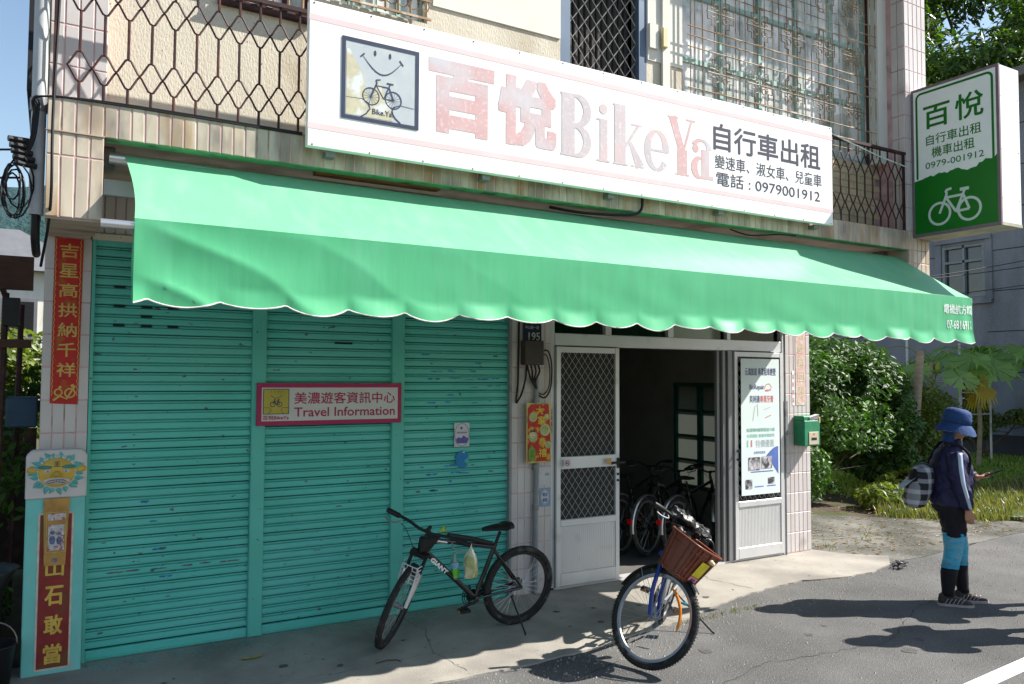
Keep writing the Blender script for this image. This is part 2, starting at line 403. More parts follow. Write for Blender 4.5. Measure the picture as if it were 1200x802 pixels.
pf.build('paint_flakes', mat('flake', (.09, .42, .36), .7), label='turquoise paint flakes fallen below the shutters', cat='paint flakes', kind='stuff')
yl = MB(); a = leafmat('yellow_leaf', (.42, .27, .03), (.5, .34, .05), 3, .1)
P = [(-.075, .0), (-.04, .02), (0, .012), (.03, .03), (.06, .022), (.08, .0), (.05, -.012), (.02, -.008), (-.03, -.02)]
yl.add([(x, y, .004+abs(x)*.15) for x, y in P], [tuple(range(9))]); yl.add([(x, y, .001+abs(x)*.12) for x, y in P], [tuple(range(9))])
yl.build('fallen_leaf', a, loc=(1.28, -.48, .015), label='curled yellow leaf lying on the concrete before the left shutter', cat='leaf')
db = MB()
for i in range(9):
    x, y = R_.uniform(-.16, .16), R_.uniform(-.06, .06); db.ell((x, y, .012+R_.uniform(0, .02)), (R_.uniform(.03, .07), R_.uniform(.015, .04), R_.uniform(.008, .022)), 7, 5)
for i in range(5): 
    x = R_.uniform(-.2, .1); db.tube([(x, R_.uniform(-.1, .1), .01), (x+.1, R_.uniform(-.1, .1), .03), (x+.2, R_.uniform(-.08, .08), .01)], .005, 5)
db.build('crumpled_rag', mat('rag', (.03, .03, .035), .8, .6, 30, stain=(.4, .4, .4), sscale=25, slo=.62, shi=.65), loc=(7.92, -.97, .003), rot=(0, 0, .3), label='dark crumpled rag lying at the tip of the apron', cat='rag')
st = MB().tube([(-.09, 0, .004), (0, .01, .008), (.06, -.01, .004), (.075, -.05, .004)], .004, 5)
st.build('twig', M['soil'], loc=(2.10, -1.0, .014), label='thin dark twig on the concrete by the front bicycle wheel', cat='twig')
# ================================================================= the shop building
M['tile_cream'] = mat('tile_cream', (.47, .41, .32), .45, .12, 5, rnd=.16, stain=(.26, .15, .06), sscale=2.6, slo=.47, shi=.68, stretch=(2.2, 1, .5), stain2=(.22, .19, .16), s2scale=5, s2lo=.50, s2hi=.72, s2stretch=(1.5, 1, .6), spec=.5)
M['tile_white'] = mat('tile_white', (.50, .465, .455), .4, .06, 5, rnd=.07, stain=(.30, .27, .24), sscale=3, slo=.6, shi=.8)
M['tile_yellow'] = mat('tile_yellow', (.43, .37, .24), .5, .1, 5, rnd=.14, stain=(.25, .18, .09), sscale=3, slo=.55, shi=.75)
M['joint_pink'] = mat('joint_pink', (.52, .33, .33), .85, .12, 9, stain=(.22, .17, .14), sscale=5)
M['stucco'] = mat('stucco', (.58, .53, .43), .9, .08, 3, bump=.4, bscale=60, stain=(.30, .22, .13), sscale=1.6, slo=.55, shi=.8, stretch=(1.6, 1, .6), stain2=(.16, .13, .1), s2scale=55, s2lo=.67, s2hi=.7)
M['plaster_white'] = mat('plaster_white', (.66, .64, .58), .85, .05, 3, stain=(.45, .36, .2), sscale=2, slo=.6, shi=.8, stretch=(1.5, 1, .6))
M['soffit'] = mat('soffit_paint', (.46, .37, .30), .8, .12, 3, stain=(.22, .16, .11), sscale=2.4, slo=.5, shi=.72)
M['greenedge'] = mat('green_edge_paint', (.13, .34, .17), .7, .2, 10, stain=(.05, .08, .05), sscale=8, slo=.5, shi=.7)
M['teal'] = mat('shutter_paint', (.075, .42, .36), .5, .10, 1.6, stain=(.11, .46, .41), sscale=1.2, slo=.45, shi=.7,
                stain2=(.07, .10, .12), s2scale=17, s2lo=.705, s2hi=.715, s2stretch=(1, 1, 1.6), spec=.35)
M['teal2'] = mat('mullion_paint', (.09, .41, .345), .5, .08, 2, stain2=(.06, .09, .1), s2scale=30, s2lo=.70, s2hi=.72)
M['dark'] = mat('dark_gap', (.012, .02, .02), .9, 0)
M['alu'] = mat('aluminium', (.56, .56, .57), .42, .05, 3, metal=.35, stain=(.38, .36, .34), sscale=5, slo=.58, shi=.8)
M['alu_dark'] = mat('aluminium_dark', (.20, .20, .21), .45, .08, 4, metal=.4)
M['wire'] = mat('mesh_wire', (.50, .48, .46), .45, .05, 4, metal=.5)
M['glass_dark'] = glassmat('dark_glass', (.5, .55, .55), .03, .3)
M['rust'] = mat('rusty_iron', (.035, .012, .014), .6, .3, 12, stain=(.09, .03, .022), sscale=9, slo=.5, shi=.7, spec=.3)
M['grille'] = mat('grille_iron', (.30, .20, .12), .6, .3, 10, stain=(.55, .48, .4), sscale=6, slo=.5, shi=.6, metal=.2)
M['black'] = mat('black_plastic', (.012, .012, .013), .45, .2, 20)
M['blackwire'] = mat('black_cable', (.01, .01, .011), .5, 0)
M['grey_pipe'] = mat('grey_pvc', (.22, .23, .24), .5, .15, 5, stain=(.12, .12, .12), sscale=5)
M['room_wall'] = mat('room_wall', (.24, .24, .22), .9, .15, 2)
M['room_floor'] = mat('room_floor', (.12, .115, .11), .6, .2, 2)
M['darkwood'] = mat('dark_wood', (.05, .022, .012), .6, .3, 6, stretch=(1, 1, 4))
M['steel'] = mat('bright_steel', (.6, .6, .6), .3, .05, 5, metal=.9)

B = empty('shop_building', (3.8, 0, 0), label='two storey tiled shop house with turquoise shutters and a balcony railing', cat='building')
bo = (3.8, 0, 0)
def part(name, mb, mt, parent=B, smooth=False, kind=None, label=None):
    r = MB(); r.v = mb.v; r.f = mb.f; r.mi = mb.mi
    if parent is B: r.v = [(a-3.8, b, c) for a, b, c in r.v]
    return r.build(name, mt, parent, smooth, kind=kind, label=label)
X0, X1 = -.05, 7.72
# room shell (inner faces) and outer walls
w = MB()
w.box(X0, .22, .05, 9, 0, 3.4); w.box(7.45, X1, .16, 1.0, 0, 3.4).box(7.45, X1, 1.95, 9, 0, 3.4).box(7.45, X1, 1.0, 1.95, 0, .6).box(7.45, X1, 1.0, 1.95, 1.9, 3.4)           # side walls
w.box(.22, 7.45, 4.6, 4.8, 0, 3.4)                                          # rear wall of the room
w.box(X0, X1, 8.9, 9.1, 0, 6.4)
part('side_wall', w, M['stucco'])
w = MB().box(.25, 3.9, .9, 1.0, .015, 3.3).box(3.9, 4.0, .12, 1.0, .015, 3.3); part('partition_wall', w, M['room_wall'])
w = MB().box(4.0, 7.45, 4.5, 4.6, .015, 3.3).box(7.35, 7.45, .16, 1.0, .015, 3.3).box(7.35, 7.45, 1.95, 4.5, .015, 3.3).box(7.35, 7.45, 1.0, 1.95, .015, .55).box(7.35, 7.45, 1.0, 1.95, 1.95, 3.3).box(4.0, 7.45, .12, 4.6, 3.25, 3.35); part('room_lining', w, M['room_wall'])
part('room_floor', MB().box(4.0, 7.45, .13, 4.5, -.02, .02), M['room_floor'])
# upper storey
w = MB()
def wall_xz(mb, y0, y1, xs, holes, z0, z1):
    # wall from X0..X1 with rectangular holes (x0,x1,z0,z1)
    cuts = sorted(set([xs[0], xs[1]]+[h[0] for h in holes]+[h[1] for h in holes]))
    for a, b in zip(cuts[:-1], cuts[1:]):
        hs = sorted([(h[2], h[3]) for h in holes if h[0] < b-1e-6 and h[1] > a+1e-6]); z = z0
        for q0, q1 in hs:
            if q0 > z+1e-6: mb.box(a, b, y0, y1, z, q0)
            z = q1
        if z < z1-1e-6: mb.box(a, b, y0, y1, z, z1)
holes = [(.86, 1.42, 4.36, 5.6), (1.52, 2.26, 4.52, 5.8), (3.40, 4.27, 3.5, 6.0), (4.67, 7.30, 4.20, 6.0)]
wall_xz(w, -1.2, -1.0, (.24, 4.66), holes[:3], 3.40, 6.4)
part('upper_wall', w, M['stucco'])
w = MB().box(4.66, 4.67, -1.2, -1.0, 3.4, 6.4).box(4.67, 7.36, -1.195, -1.0, 6.0, 6.4).box(4.67, 7.36, -1.19, -1.0, 3.4, 4.2); part('window_spandrel', w, M['joint_pink'])
# painted upper band: whiter plaster panels proud of the stucco between the openings
w = MB().box(2.30, 3.395, -1.212, -1.199, 4.66, 6.4).box(4.275, 4.66, -1.212, -1.199, 4.68, 6.4).box(4.42, 4.50, -1.235, -1.212, 3.5, 6.4).box(4.28, 4.37, -1.235, -1.212, 4.78, 4.99)
part('plaster_panel', w, M['plaster_white'])
part('switch_box', MB().bev(4.40, 4.455, -1.262, -1.236, 4.80, 4.97, .006), mat('switch_cream', (.6, .5, .28), .5))
# pillars at the upper corners
part('upper_pillar', MB().box(X0+.004, .236, -1.30, -1.0, 3.46, 6.4), M['joint_pink'])
part('upper_pillar', MB().box(7.364, X1-.004, -1.494, -1.0, 3.46, 6.4), M['joint_pink'])
part('pilaster', MB().box(7.22, 7.362, -1.30, -1.192, 4.2, 6.4), M['plaster_white'])
part('roof', MB().box(X0-.1, X1+.1, -1.7, 9.3, 6.4, 6.55), M['stucco'])
part('upper_side_wall', MB().box(X0, X0+.2, -1.0, 9, 3.4, 6.4).box(X1-.2, X1, -1.0, 9, 3.4, 6.4), M['stucco'])
part('side_cladding', MB().box(-.150, -.118, -1.3, 3, 3.56, 6.3), mat('dark_cladding', (.02, .02, .025), .6))
# balcony slab, beams
w = MB().box(X0+.006, X1-.006, -1.492, -.0, 3.31, 3.47); part('balcony_slab', w, M['soffit'])
part('fascia_bed', MB().box(X0+.004, X1-.004, -1.4982, -1.4925, 3.300, 3.486).box(X0+.004, .2225, -1.4982, -1.4925, 2.840, 3.299).box(7.3725, X1-.004, -1.4982, -1.4925, 2.840, 3.299), M['joint_pink'])
part('green_drip_edge', MB().box(.235, 7.36, -1.496, -1.40, 3.296, 3.309), M['greenedge'])
for a, b in ((X0+.006, .222), (7.37, X1-.006)):
    w = MB(); w.hexa([(a, -1.492, 2.83), (b, -1.492, 2.83), (b, 0, 2.965), (a, 0, 2.965), (a, -1.492, 3.309), (b, -1.492, 3.309), (b, 0, 3.309), (a, 0, 3.309)])
    part('cantilever_beam', w, M['soffit'])
# ground floor pillars and lintel
w = MB().box(X0+.004, .236, -.001, .12, 0, 2.965).box(3.664, 4.10, -.001, .13, 0, 3.3).box(7.30, X1-.004, -.001, .16, 0, 2.965).box(.236, 3.664, .02, .12, 3.0, 3.31).box(4.10, 7.30, .02, .12, 2.78, 3.31)
part('pillar', w, M['joint_pink'])
part('lintel_edge', MB().box(.237, 3.663, -.005, .02, 2.965, 3.01), M['stucco'])
# ---- tiles: each its own object, mesh shared
TW, TH, TG = .060, .222, .0075
def tile_mesh(w_, h_, mt, nm='tile'):
    return MB().bev(-w_/2, w_/2, -.004, .006, -h_/2, h_/2, .003).mesh(nm, mt)
tm = {}
tile_n = [0]; tile_rest = MB(); tile_rest2 = {}
def tile(x, y, z, w_, h_, mt, side=0, parent=B):
    key = (round(w_, 4), round(h_, 4), mt.name)
    if tile_n[0] < 298:
        if key not in tm: tm[key] = tile_mesh(w_, h_, mt)
        o = place('tile', tm[key], parent, loc=(x-3.8, y, z), rot=(0, R_.uniform(-.012, .012), radians(-90) if side == 1 else 0)); tile_n[0] += 1
    else:
        mb = tile_rest2.setdefault(mt.name, MB())
        mb.T = Matrix.Translation((x-3.8, y, z)) @ Matrix.Rotation(radians(-90) if side == 1 else 0, 4, 'Z')
        mb.bev(-w_/2, w_/2, -.004, .006, -h_/2, h_/2, .003); mb.T = None
# fascia row along the balcony (largest in the picture), from the left
n = 115; pitch = (X1-X0)/n
for i in range(n):
    x = X0+pitch*(i+.5)
    tile(x, -1.497, 3.392, pitch-.008, .185, M['tile_cream'])
for (a, b) in ((X0, .225), (7.37, X1)):        # beam ends
    k = 4 if a < 1 else 5; p = (b-a)/k
    for i in range(k):
        tile(a+p*(i+.5), -1.497, 3.235, p-.008, .12, M['tile_cream'])
        tile(a+p*(i+.5), -1.497, 3.005, p-.008, .325, M['tile_cream'])
part('fascia_lip', MB().box(X0-.004, .226, -1.508, -1.49, 3.296, 3.302), M['soffit'])
def pillar_tiles(a, b, z0, z1, y, k, mt, off=0.):
    p = (b-a)/k; rows = max(1, round((z1-z0)/.235)); h = (z1-z0)/rows
    for j in range(rows):
        for i in range(k): tile(a+p*(i+.5), y, z0+h*(j+.5), p-.0075, h-.0075, mt)
pillar_tiles(X0, .24, .02, 2.965, 0, 4, M['tile_white'])
pillar_tiles(3.664, 4.10, .02, 3.25, 0, 6, M['tile_white'])
pillar_tiles(7.30, X1, .02, 2.965, 0, 6, M['tile_white'])
pillar_tiles(X0, .24, 3.49, 4.9, -1.299, 4, M['tile_white'])
pillar_tiles(7.364, X1, 3.49, 6.3, -1.493, 5, M['tile_white'])
pillar_tiles(.24, 3.66, 3.01, 3.29, .016, 50, M['tile_white'])
for j in range(12):       # side faces of the right upper pillar
    for i in range(2): tile(7.360, -1.46+i*.072+.002, 3.49+.235*(j+.5), .064, .226, M['tile_white'], 1)
for j in range(13):
    for i in range(2): tile(7.372-.08, -.30, -9, .01, .01, M['tile_white']) if False else None
# yellow horizontal tiles under the right window and beside it
for j in range(10):
    for i in range(12):
        x = 4.70+.225*(i+.5)+(.11 if j % 2 else 0)
        if x < 7.3: tile(x, -1.194, 3.50+.07*(j+.5), .217, .062, M['tile_yellow'])
for k_, mb in tile_rest2.items():
    mb.build('tile', M[k_], B, kind='stuff')

# ---- roller shutters
slat_prof = [(.010, .0), (-.004, .0015), (-.0115, .006), (-.0135, .020), (-.0125, .044), (-.008, .0475), (.003, .049), (.003, .0515), (-.009, .0535), (-.0105, .058), (-.008, .0630), (.010, .0650), (.010, .069)]
def slat_mesh(w_):
    mb = MB(); n = len(slat_prof)
    vs = [(-w_/2, y, z) for y, z in slat_prof]+[(w_/2, y, z) for y, z in slat_prof]
    mb.add(vs, [(i, n+i, n+i+1, i+1) for i in range(n-1)]); return mb.mesh('slat', M['teal'])
SH = []
for si, (a, b) in enumerate([(.262, 1.352), (1.458, 2.502), (2.612, 3.640)]):
    lab = ['left shutter with dark vent slots near its top', 'middle shutter crossed by the pink framed sign', 'right shutter bearing two round stickers'][si]
    S = place('roller_shutter', MB().box(a+.002-3.8, b-.002-3.8, .045, .055, .02, 3.0).mesh('shutter_back', M['dark']), B, label=lab)
    sm = slat_mesh(b-a); nsl = 42
    for j in range(nsl):
        o = place('slat', sm, S, loc=((a+b)/2-3.8+R_.uniform(-.002, .002), .035, .095+j*.069))
        o.rotation_euler = (R_.uniform(-.03, .03), R_.uniform(-.0012, .0012), 0)
    bb = MB().bev(a-3.8, b-3.8, .010, .04, .016, .088, .004).box(a+.02-3.8, b-.02-3.8, .0, .012, .030, .036)
    bb.build('bottom_rail', M['teal'], S)
    if si == 0:
        for j in range(6):
            z = .095+(32.4+j)*.069+.033
            for dx in ([.30] if j % 2 else [.30, .48, .12]):
                MB().box(a+dx-3.8, a+dx+.075-3.8, .0185, .0215, z-.008, z+.008).build('vent_slot', M['dark'], S)
    if si == 1: MB().box(a+.55-3.8, a+.70-3.8, .018, .0212, 2.27, 2.285).build('vent_slot', M['dark'], S)
M['scuff'] = mat('scuff_brown', (.10, .10, .12), .8, .4, 30); M['scuffblue'] = mat('scuff_blue', (.04, .17, .34), .7, .4, 30)
for nm, mt_, lst in (('scuff_marks', M['scuff'], [(.9+t*.16, .60+.012*sin(t*2), .10, .012) for t in range(-3, 5)]+[(rs_.uniform(.3, 3.6), rs_.choice((rs_.uniform(.1, .8), rs_.uniform(.1, 2.2))), rs_.uniform(.01, .045), rs_.uniform(.008, .018)) for rs_ in [random.Random(77)] for _ in range(34)]),
                     ('paint_smudges', M['scuffblue'], [(rs_.gauss(3.15, .22), rs_.choice((rs_.gauss(1.15, .12), rs_.gauss(2.0, .12))), rs_.uniform(.03, .09), rs_.uniform(.012, .022)) for rs_ in [random.Random(5)] for _ in range(34)]+[(.62+.05*t, 1.1-.18*t, .06, .02) for t in range(4)])):
    sc = MB(); rs = random.Random(9)
    for x, z, w_, h_ in lst:
        if not (.27 < x < 3.62) or abs(x-1.405) < .06+w_ or abs(x-2.557) < .06+w_: continue
        j = round((z-.095-.031)/.069); zc = .095+j*.069+.031; n_ = 9
        for kk in range(3):
            cx = x+rs.uniform(-w_, w_)*.5; P_ = [(cx+cos(2*pi*i/n_)*w_*.4*rs.uniform(.5, 1.1), min(zc+.010, max(zc-.010, zc+(z-zc)*.3+sin(2*pi*i/n_)*h_*.6*rs.uniform(.5, 1.1)))) for i in range(n_)]
            sc.add([(a_, .0205-kk*.0001, b_) for a_, b_ in P_], [tuple(range(n_))])
    part(nm, sc, mt_, kind='stuff')
for a, b in ((1.352, 1.458), (2.502, 2.612)):
    part('mullion', MB().bev(a, b, -.012, .06, .016, 2.965, .006), M['teal2'])
part('shutter_guide', MB().box(.24, .262, -.004, .06, .016, 2.965), M['teal2'])
part('shutter_guide', MB().box(3.640, 3.664, -.02, .06, .016, 2.965), M['grey_pipe'])

# ---- aluminium shopfront
FX0, FX1 = 4.10, 7.24
part('door_frame', MB().box(FX0, FX0+.04, .0, .10, .016, 2.78).box(FX1, FX1+.06, .0, .10, .016, 2.78).bev(FX0+.04, FX1, -.01, .10, 2.31, 2.43, .006).box(FX0+.04, FX1, .01, .09, 2.72, 2.78)
     .box(4.745, 4.815, .0, .09, 2.43, 2.72).box(5.555, 5.625, .0, .09, 2.43, 2.72).box(6.395, 6.445, .0, .09, 2.43, 2.72).box(FX0, FX1, .0, .11, .014, .034), M['alu'])
for a, b in ((4.14, 4.745), (4.815, 5.555), (5.625, 6.395), (6.445, 7.24)):
    part('transom_pane', MB().box(a, b, .05, .056, 2.43, 2.72), M['glass_dark'])
part('sliding_panel_edge', MB().bev(6.27, 6.31, .03, .07, .036, 2.31, .005).bev(6.325, 6.37, .0, .04, .036, 2.31, .005).bev(6.385, 6.455, -.02, .03, .036, 2.31, .005), M['alu_dark'])
def mesh_panel(x0, x1, y, z0, z1, dw=.074, dh=.100, r=.0022):
    mb = MB(); W_, H_ = x1-x0, z1-z0; s_ = dh/dw
    for sgn in (1, -1):
        c = -W_*s_ if sgn > 0 else 0
        lo = -W_*s_ if sgn > 0 else 0; hi = H_ if sgn > 0 else H_+W_*s_
        c = lo
        while c < hi:
            # z = c + sgn*s*x  (x from 0)
            if sgn > 0: xa, xb = max(0, -c/s_), min(W_, (H_-c)/s_); za, zb = c+s_*xa, c+s_*xb
            else: xa, xb = max(0, (c-H_)/s_), min(W_, c/s_); za, zb = c-s_*xa, c-s_*xb
            if xb-xa > .01: mb.tube([(x0+xa, y+sgn*r*.6, z0+za), (x0+xb, y+sgn*r*.6, z0+zb)], r, 4, False)
            c += dh
    return mb
def leaf(x0, x1, y, name, label, kind):
    t = .045; D = place(name, MB().box(x0-3.8, x0+t-3.8, y, y+.035, .045, 2.30).box(x1-t-3.8, x1-3.8, y, y+.035, .045, 2.30)
        .bev(x0+t-3.8, x1-t-3.8, y+.002, y+.035, 2.245, 2.30, .003).bev(x0+t-3.8, x1-t-3.8, y-.004, y+.035, .60, .665, .006).bev(x0+t-3.8, x1-t-3.8, y-.002, y+.035, .045, .165, .005).mesh('leaf_frame', M['alu']), B, label=label)
    cp = MB(); k = int((x1-x0-2*t)/.022)
    for i in range(k):
        a = x0+t+(x1-x0-2*t)*i/k; cp.bev(a-3.8, a+(x1-x0-2*t)/k-3.8, y+.008, y+.02, .165, .60, .003)
    cp.build('kick_panel', M['alu'], D)
    return D
D1 = leaf(4.145, 4.885, -.035, 'door_leaf', 'left door leaf with diamond wire mesh panels', 0)
MB().bev(4.19-3.8, 4.84-3.8, -.040, 0, 1.14, 1.255, .005).build('middle_rail', M['alu'], D1)
for z0, z1 in ((1.255, 2.245), (.665, 1.14)):
    mp = mesh_panel(4.19, 4.84, -.022, z0, z1); mp.v = [(a-3.8, b, c) for a, b, c in mp.v]; mp.build('wire_mesh', M['wire'], D1)
    MB().box(4.19-3.8, 4.84-3.8, -.008, -.004, z0, z1).build('insect_screen', mat('screen_%d' % (z0*10), (.035, .035, .036), .9, .05), D1)
MB().box(4.855-3.8, 4.875-3.8, -.05, -.035, 1.12, 1.22).box(4.79-3.8, 4.93-3.8, -.075, -.055, 1.165, 1.185).box(4.86-3.8, 4.878-3.8, -.058, -.036, 1.165, 1.185).tube([(4.79-3.8, -.065, 1.175), (4.77-3.8, -.05, 1.165)], .012, 6).build('door_handle', M['black'], D1)
for z in (1.0, 1.06): MB().disc((4.865-3.8, -.04, z), .012, .01).build('lock_cylinder', M['black'], D1)
D2 = leaf(6.47, 7.23, -.035, 'door_leaf', 'right door leaf covered by a pale printed poster', 1)
mp = mesh_panel(6.515, 7.185, -.022, .665, 2.245); mp.v = [(a-3.8, b, c) for a, b, c in mp.v]; mp.build('wire_mesh', M['wire'], D2)
MB().box(6.515-3.8, 7.185-3.8, -.008, -.004, .665, 2.245).build('insect_screen', M['black'], D2)
MB().tube([(6.50-3.8, -.036, 1.22), (6.50-3.8, -.075, 1.20), (6.50-3.8, -.075, 1.14), (6.50-3.8, -.036, 1.12)], .011, 6).build('door_handle', M['black'], D2)

# ---- upper windows, grilles, mesh door
def pane_grid(x0, x1, z0, z1, cols, rows, y, fm, gm, fw=.045, name='window'):
    f = MB()
    for i in range(cols+1): x = x0+(x1-x0)*i/cols; f.box(x-fw/2, x+fw/2, y-.02, y+.02, z0, z1)
    for j in range(rows+1): z = z0+(z1-z0)*j/rows; f.box(x0, x1, y-.017, y+.017, z-fw/2, z+fw/2)
    W_ = part(name, f, fm)
    for i in range(cols):
        for j in range(rows):
            a = x0+(x1-x0)*i/cols+fw/2; b = x0+(x1-x0)*(i+1)/cols-fw/2; c = z0+(z1-z0)*j/rows+fw/2; d = z0+(z1-z0)*(j+1)/rows-fw/2
            tl = R_.uniform(-.006, .006)
            MB().add([(a-3.8, y+tl, c), (b-3.8, y-tl, c), (b-3.8, y, d), (a-3.8, y, d)], [(0, 1, 2, 3)]).build('pane', gm, W_)
    return W_
M['frost'] = mat('ribbed_glass', (.36, .41, .36), .16, .35, 5, spec=.7, stretch=(3, 1, 1), stain=(.74, .74, .70), sscale=2.0, slo=.42, shi=.56, coat=.6)  # whitish blotches paint the bright sky reflection into the glass
M['mint_frame'] = mat('mint_frame', (.30, .46, .42), .6, .12, 4)
pane_grid(4.69, 7.20, 4.22, 6.0, 5, 3, -1.12, M['mint_frame'], M['frost'])
M['whitebox'] = mat('window_reveal', (.5, .49, .45), .8)
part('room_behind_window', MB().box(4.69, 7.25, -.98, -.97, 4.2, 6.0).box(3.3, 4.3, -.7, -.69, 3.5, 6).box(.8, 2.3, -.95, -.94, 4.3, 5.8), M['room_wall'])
# ornamental iron grille over the right window
g = MB(); gy = -1.27
for x in [4.70, 4.75, 4.84, 4.98, 5.12, 5.24, 5.29, 5.36, 5.47, 5.61, 5.72, 5.80, 5.91, 6.05, 6.16, 6.25, 6.35, 6.49, 6.56, 6.66, 6.79, 6.93, 7.05, 7.14, 7.22]:
    g.tube([(x, gy, 4.25), (x, gy, 6.1)], .006, 4, False)
for z in [4.28, 4.38, 4.50, 4.86, 4.96, 5.04, 5.40, 5.50, 5.60]:
    g.tube([(4.66, gy-.010, z), (7.24, gy-.010, z)], .0055, 4, False)
part('window_grille', g, M['grille'])
def rosette(cx, cz, s):
    g = MB(); y = gy-.006; r = .0062
    st = [(0, 1), (.35, 1), (.35, .7), (.62, .7), (.62, .38), (.92, .38), (.92, 0)]
    for sx in (1, -1):
        for sz in (1, -1):
            g.tube([(cx+sx*a*s, y, cz+sz*b*s) for a, b in st], r, 4, False)
            a = [(.30+.16*cos(t*.7), .30+.16*sin(t*.7)) for t in range(8)]
            g.tube([(cx+sx*p*s, y, cz+sz*q*s) for p, q in a], r, 4, False)
            g.tube([(cx+sx*.42*s, y, cz+sz*.22*s), (cx+sx*.62*s, y, cz+sz*.22*s)], r, 4, False)
    g.tube([(cx, y, cz-s), (cx, y, cz+s)], r, 4, False); g.tube([(cx-s, y, cz), (cx+s, y, cz)], r, 4, False)
    return part('grille_rosette', g, M['grille'])
for cx in (5.05, 5.54, 5.98, 6.42, 6.86):
    for cz in (4.68, 5.22, 5.74): rosette(cx, cz, .17)
# two rusty barred windows on the left
for (a, b, z0) in ((.86, 1.42, 4.36), (1.52, 2.26, 4.52)):
    pane_grid(a+.02, b-.02, z0+.02, z0+1.2, 4, 4, -1.12, M['mint_frame'] if a > 1.45 else M['rust'], M['frost'], .03)
    g = MB(); x = a+.03
    while x < b: g.tube([(x, -1.26, z0-.01), (x, -1.26, z0+1.25)], .009, 5, False); x += .093
    for z in (z0+.0, z0+.13, z0+.5): g.box(a, b, -1.275, -1.262, z-.008, z+.008)
    for i in range(9):
        x = a+.05+i*.08
        if x < b-.03 and a > 1.45: g.tube([(x+.045*cos(t*.785), -1.25, z0+.1+.045*sin(t*.785)) for t in range(9)], .005, 4, False)
    part('window_bars', g, M['grille'] if a < 1.45 else M['grille'])
part('window_sill', MB().box(.84, 1.44, -1.25, -1.2, 4.315, 4.35), M['rust'])
# mesh security door upstairs
M['slate_frame'] = mat('slate_frame', (.10, .14, .20), .45, .08, 4, metal=.2)
part('balcony_door', MB().box(3.40, 3.495, -1.20, -1.12, 3.5, 6).box(4.19, 4.27, -1.20, -1.12, 3.5, 6), M['slate_frame'])
mp = mesh_panel(3.495, 4.19, -1.15, 3.6, 6.0, .118, .15, .0038); part('door_mesh', mp, M['wire'])
g = MB()
for i in range(12): g.bev(3.5+i*.058, 3.5+i*.058+.045, -1.07, -1.03, 3.6, 6.0, .01)
part('door_curtain', g, mat('brown_curtain', (.045, .04, .037), .8, .2, 10))

# ---- balcony railing: each bent bar pair a baluster
RL = empty('balcony_railing'); RL.parent = B; RL['label'] = 'dark maroon wrought iron balcony railing'
z0 = 3.478
def baluster(cx, pitch, zoff=0):
    mb = MB(); h = pitch/2; r = .0078; y = -1.48
    zz = [0, .11, .28, .50, .67, .775]
    mb.tube([(0, y, zz[0]), (0, y, zz[1])], r, 6, False); mb.tube([(0, y, zz[2]), (0, y, zz[3])], r, 6, False); mb.tube([(0, y, zz[4]), (0, y, zz[5])], r, 6, False)
    for sg in (1, -1):
        for (a, b) in ((zz[1], zz[2]), (zz[3], zz[4])):
            m_ = (a+b)/2
            mb.tube([(0, y+sg*.003, a), (sg*h*.25, y+sg*.003, a+.008), (sg*h*.85, y+sg*.003, m_-.012), (sg*h, y+sg*.003, m_), (sg*h*.85, y+sg*.003, m_+.012), (sg*h*.25, y+sg*.003, b-.008), (0, y+sg*.003, b)], r*.8, 5, False)
    return mb
bm_ = baluster(0, .1185).mesh('baluster', M['rust'], False)
nb = 62
for i in range(nb):
    x = .095+i*.1185
    if x > 7.34: break
    place('baluster', bm_, RL, loc=(x-3.8, 0, z0))
MB().box(-.03-3.8, 7.36-3.8, -1.497, -1.463, z0+.775, z0+.80).build('top_rail', M['rust'], RL)
MB().box(-.03-3.8, 7.36-3.8, -1.490, -1.470, z0+.001, z0+.014).build('bottom_rail', M['rust'], RL)
for x in (-.02, 7.34): MB().box(x-3.81, x-3.79, -1.49, -1.47, z0, z0+.80).build('end_post', M['rust'], RL)

# ---- fixings under the balcony
def tagged(mb, name, mt, label, cat, org=None, smooth=False, group=None):
    if org is not None: mb.v = [tuple(Vector(v)-Vector(org)) for v in mb.v]
    return mb.build(name, mt, None, smooth, loc=org, label=label, cat=cat, group=group)
part('timber_batten', MB().hexa([(1.42, -1.40, 3.284), (2.28, -1.40, 3.284), (2.28, -1.33, 3.284), (1.42, -1.33, 3.284), (1.42, -1.40, 3.308), (2.28, -1.40, 3.308), (2.28, -1.33, 3.308), (1.42, -1.33, 3.308)]), mat('stained_timber', (.20, .07, .025), .7, .2))

# ---- side window of the shop room, glazed and curtained
M['cab_green'] = mat('window_green', (.015, .10, .08), .5, .2)
SW = part('side_window', MB().box(7.36, 7.45, 1.0, 1.05, .6, 1.9).box(7.36, 7.45, 1.90, 1.95, .6, 1.9).box(7.36, 7.45, 1.42, 1.50, .6, 1.9).box(7.355, 7.45, 1.0, 1.95, .55, .6).box(7.355, 7.45, 1.0, 1.95, 1.9, 1.95).box(7.37, 7.44, 1.05, 1.90, .91, .94).box(7.37, 7.44, 1.05, 1.90, 1.23, 1.26).box(7.37, 7.44, 1.05, 1.90, 1.56, 1.59), M['cab_green'])
cur = bpy.data.materials.new('lace_curtain'); cur.use_nodes = True
_n = cur.node_tree.nodes; _t = _n.new('ShaderNodeBsdfTranslucent'); _t.inputs[0].default_value = (.028, .032, .028, 1); cur.node_tree.links.new(_t.outputs[0], _n['Material Output'].inputs[0])
for y0, y1 in ((1.05, 1.42), (1.50, 1.90)):
    for z0_, z1_ in ((.6, .91), (.94, 1.23), (1.26, 1.56), (1.59, 1.9)):
        MB().add([(7.40-3.8, y0, z0_), (7.40-3.8, y1, z0_), (7.40-3.8, y1, z1_), (7.40-3.8, y0, z1_)], [(0, 1, 2, 3)]).build('pane', cur, SW)
